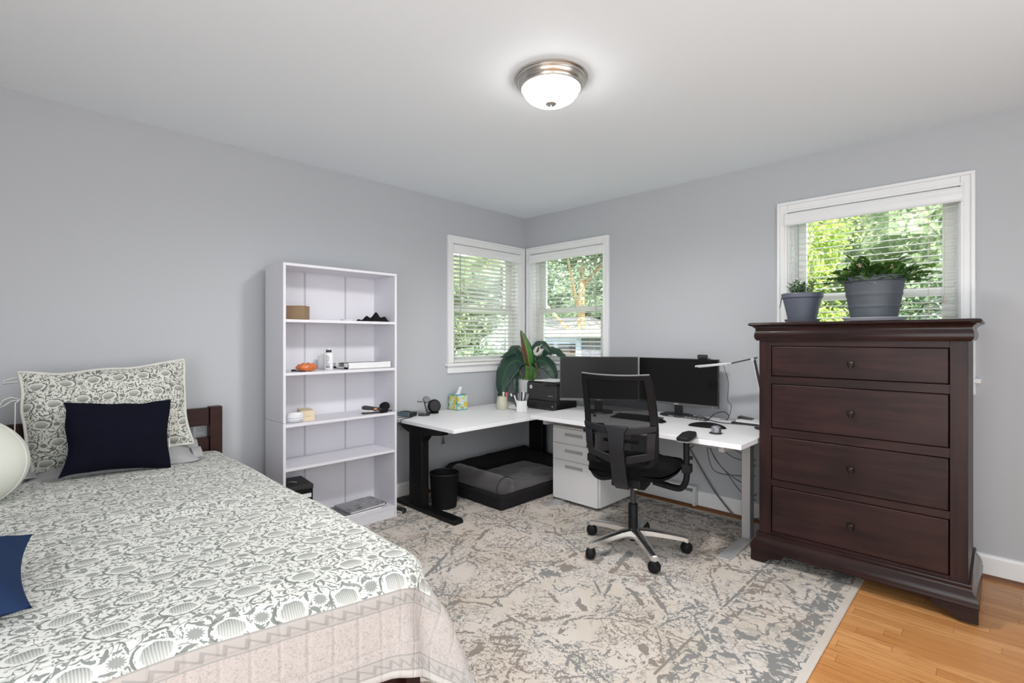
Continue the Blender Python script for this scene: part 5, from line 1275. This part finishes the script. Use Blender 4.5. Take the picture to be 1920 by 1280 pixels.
m.grid(n1, n2, lambda u, v: tuple(bk((u * 2 - 1) * (half_w(.56 + v * .47) - .02), .56 + v * .47) + Vector((0, .006, 0)))); m.build('mesh_back', meshmat(), t, smooth=True, angle=180)
# rear shell: cross band, spine and lower loop
sh_ = Vector((0, -.016, 0))
strip(lambda s: bk((s * 2 - 1) * .203, .728 + .030 * abs(2 * s - 1) ** 1.5 - .004) + sh_, lambda s: bk((s * 2 - 1) * .205, .770 + .012 * abs(2 * s - 1) ** 1.3) + sh_, 20, .020, 'lumbar_band', MCH, t)
def spine(sgn):
    zz = [.775, .74, .66, .58, .52, .45, .408]; ww = [.066, .046, .041, .040, .041, .042, .038]; yo = [-.020, -.026, -.032, -.035, -.030, -.004, .045]
    def f(s):
        i = min(int(s * 6), 5); q = s * 6 - i; L = lambda a: a[i] + (a[i + 1] - a[i]) * q
        z = L(zz); return Vector((sgn * L(ww), bk(0, max(z, .54)).y + L(yo), z))
    return f
strip(spine(-1), spine(1), 18, .026, 'spine', MCH, t)
for sgn in (-1, 1):
    strip(lambda s: bk(sgn * (.201 - .012 * s), .745 - .145 * s) + sh_, lambda s: bk(sgn * (.156 - .010 * s), .745 - .145 * s) + sh_, 10, .018, 'lumbar_side', MCH, t)
    strip(lambda s: bk(sgn * (.19 - .15 * s), .600 - .038 * s - .02 * (s < .01)) + sh_, lambda s: bk(sgn * (.16 - .12 * s), .634 - .026 * s) + sh_, 10, .018, 'lumbar_lower', MCH, t)
M().box(-.10, .10, -.235, -.215, .672, .690).build('lumbar_pad', MCHD, t, bevel=.004)
# arms
for sgn in (-1, 1):
    X = .308 if sgn > 0 else -.250
    m = M().tube(smoothpath([(X, -.020, .690), (X, -.020, .56), (X, -.018, .47), (X - sgn * .02, -.01, .418), (X - sgn * .06, .0, .400), (sgn * .12, .01, .415)]), .017, 12, flat=1.3); ar = m.build('arm', MCHD, t, smooth=True, angle=50)
    M().box(X - .022, X + .026, -.045, .020, .50, .545).build('arm_bracket', MCHD, ar, bevel=.004)
    M().tube([(X + sgn * .015, -.02, .585), (X + sgn * .032, -.02, .585)], .011, 12).build('arm_knob', MCHD, ar, smooth=True, angle=50)
    poly = [(-.036, -.105), (.030, -.112), (.042, -.06), (.044, .05), (.030, .120), (-.018, .128), (-.040, .06)]
    M().prism([(sgn * a + X + (.012 if sgn < 0 else 0), b - .01) for a, b in poly], .690, .712, lambda a, b, z: (a, b, z)).build('arm_pad', MCHD, ar, bevel=.008, seg=3)
    M().prism([(sgn * a * .96 + X + (.012 if sgn < 0 else 0), b * .96 - .01) for a, b in poly], .684, .692, lambda a, b, z: (a, b, z)).build('pad_base', paint('pad_grey', (.22, .22, .225), .35) if 'pad_grey' not in bpy.data.materials else bpy.data.materials['pad_grey'], ar)
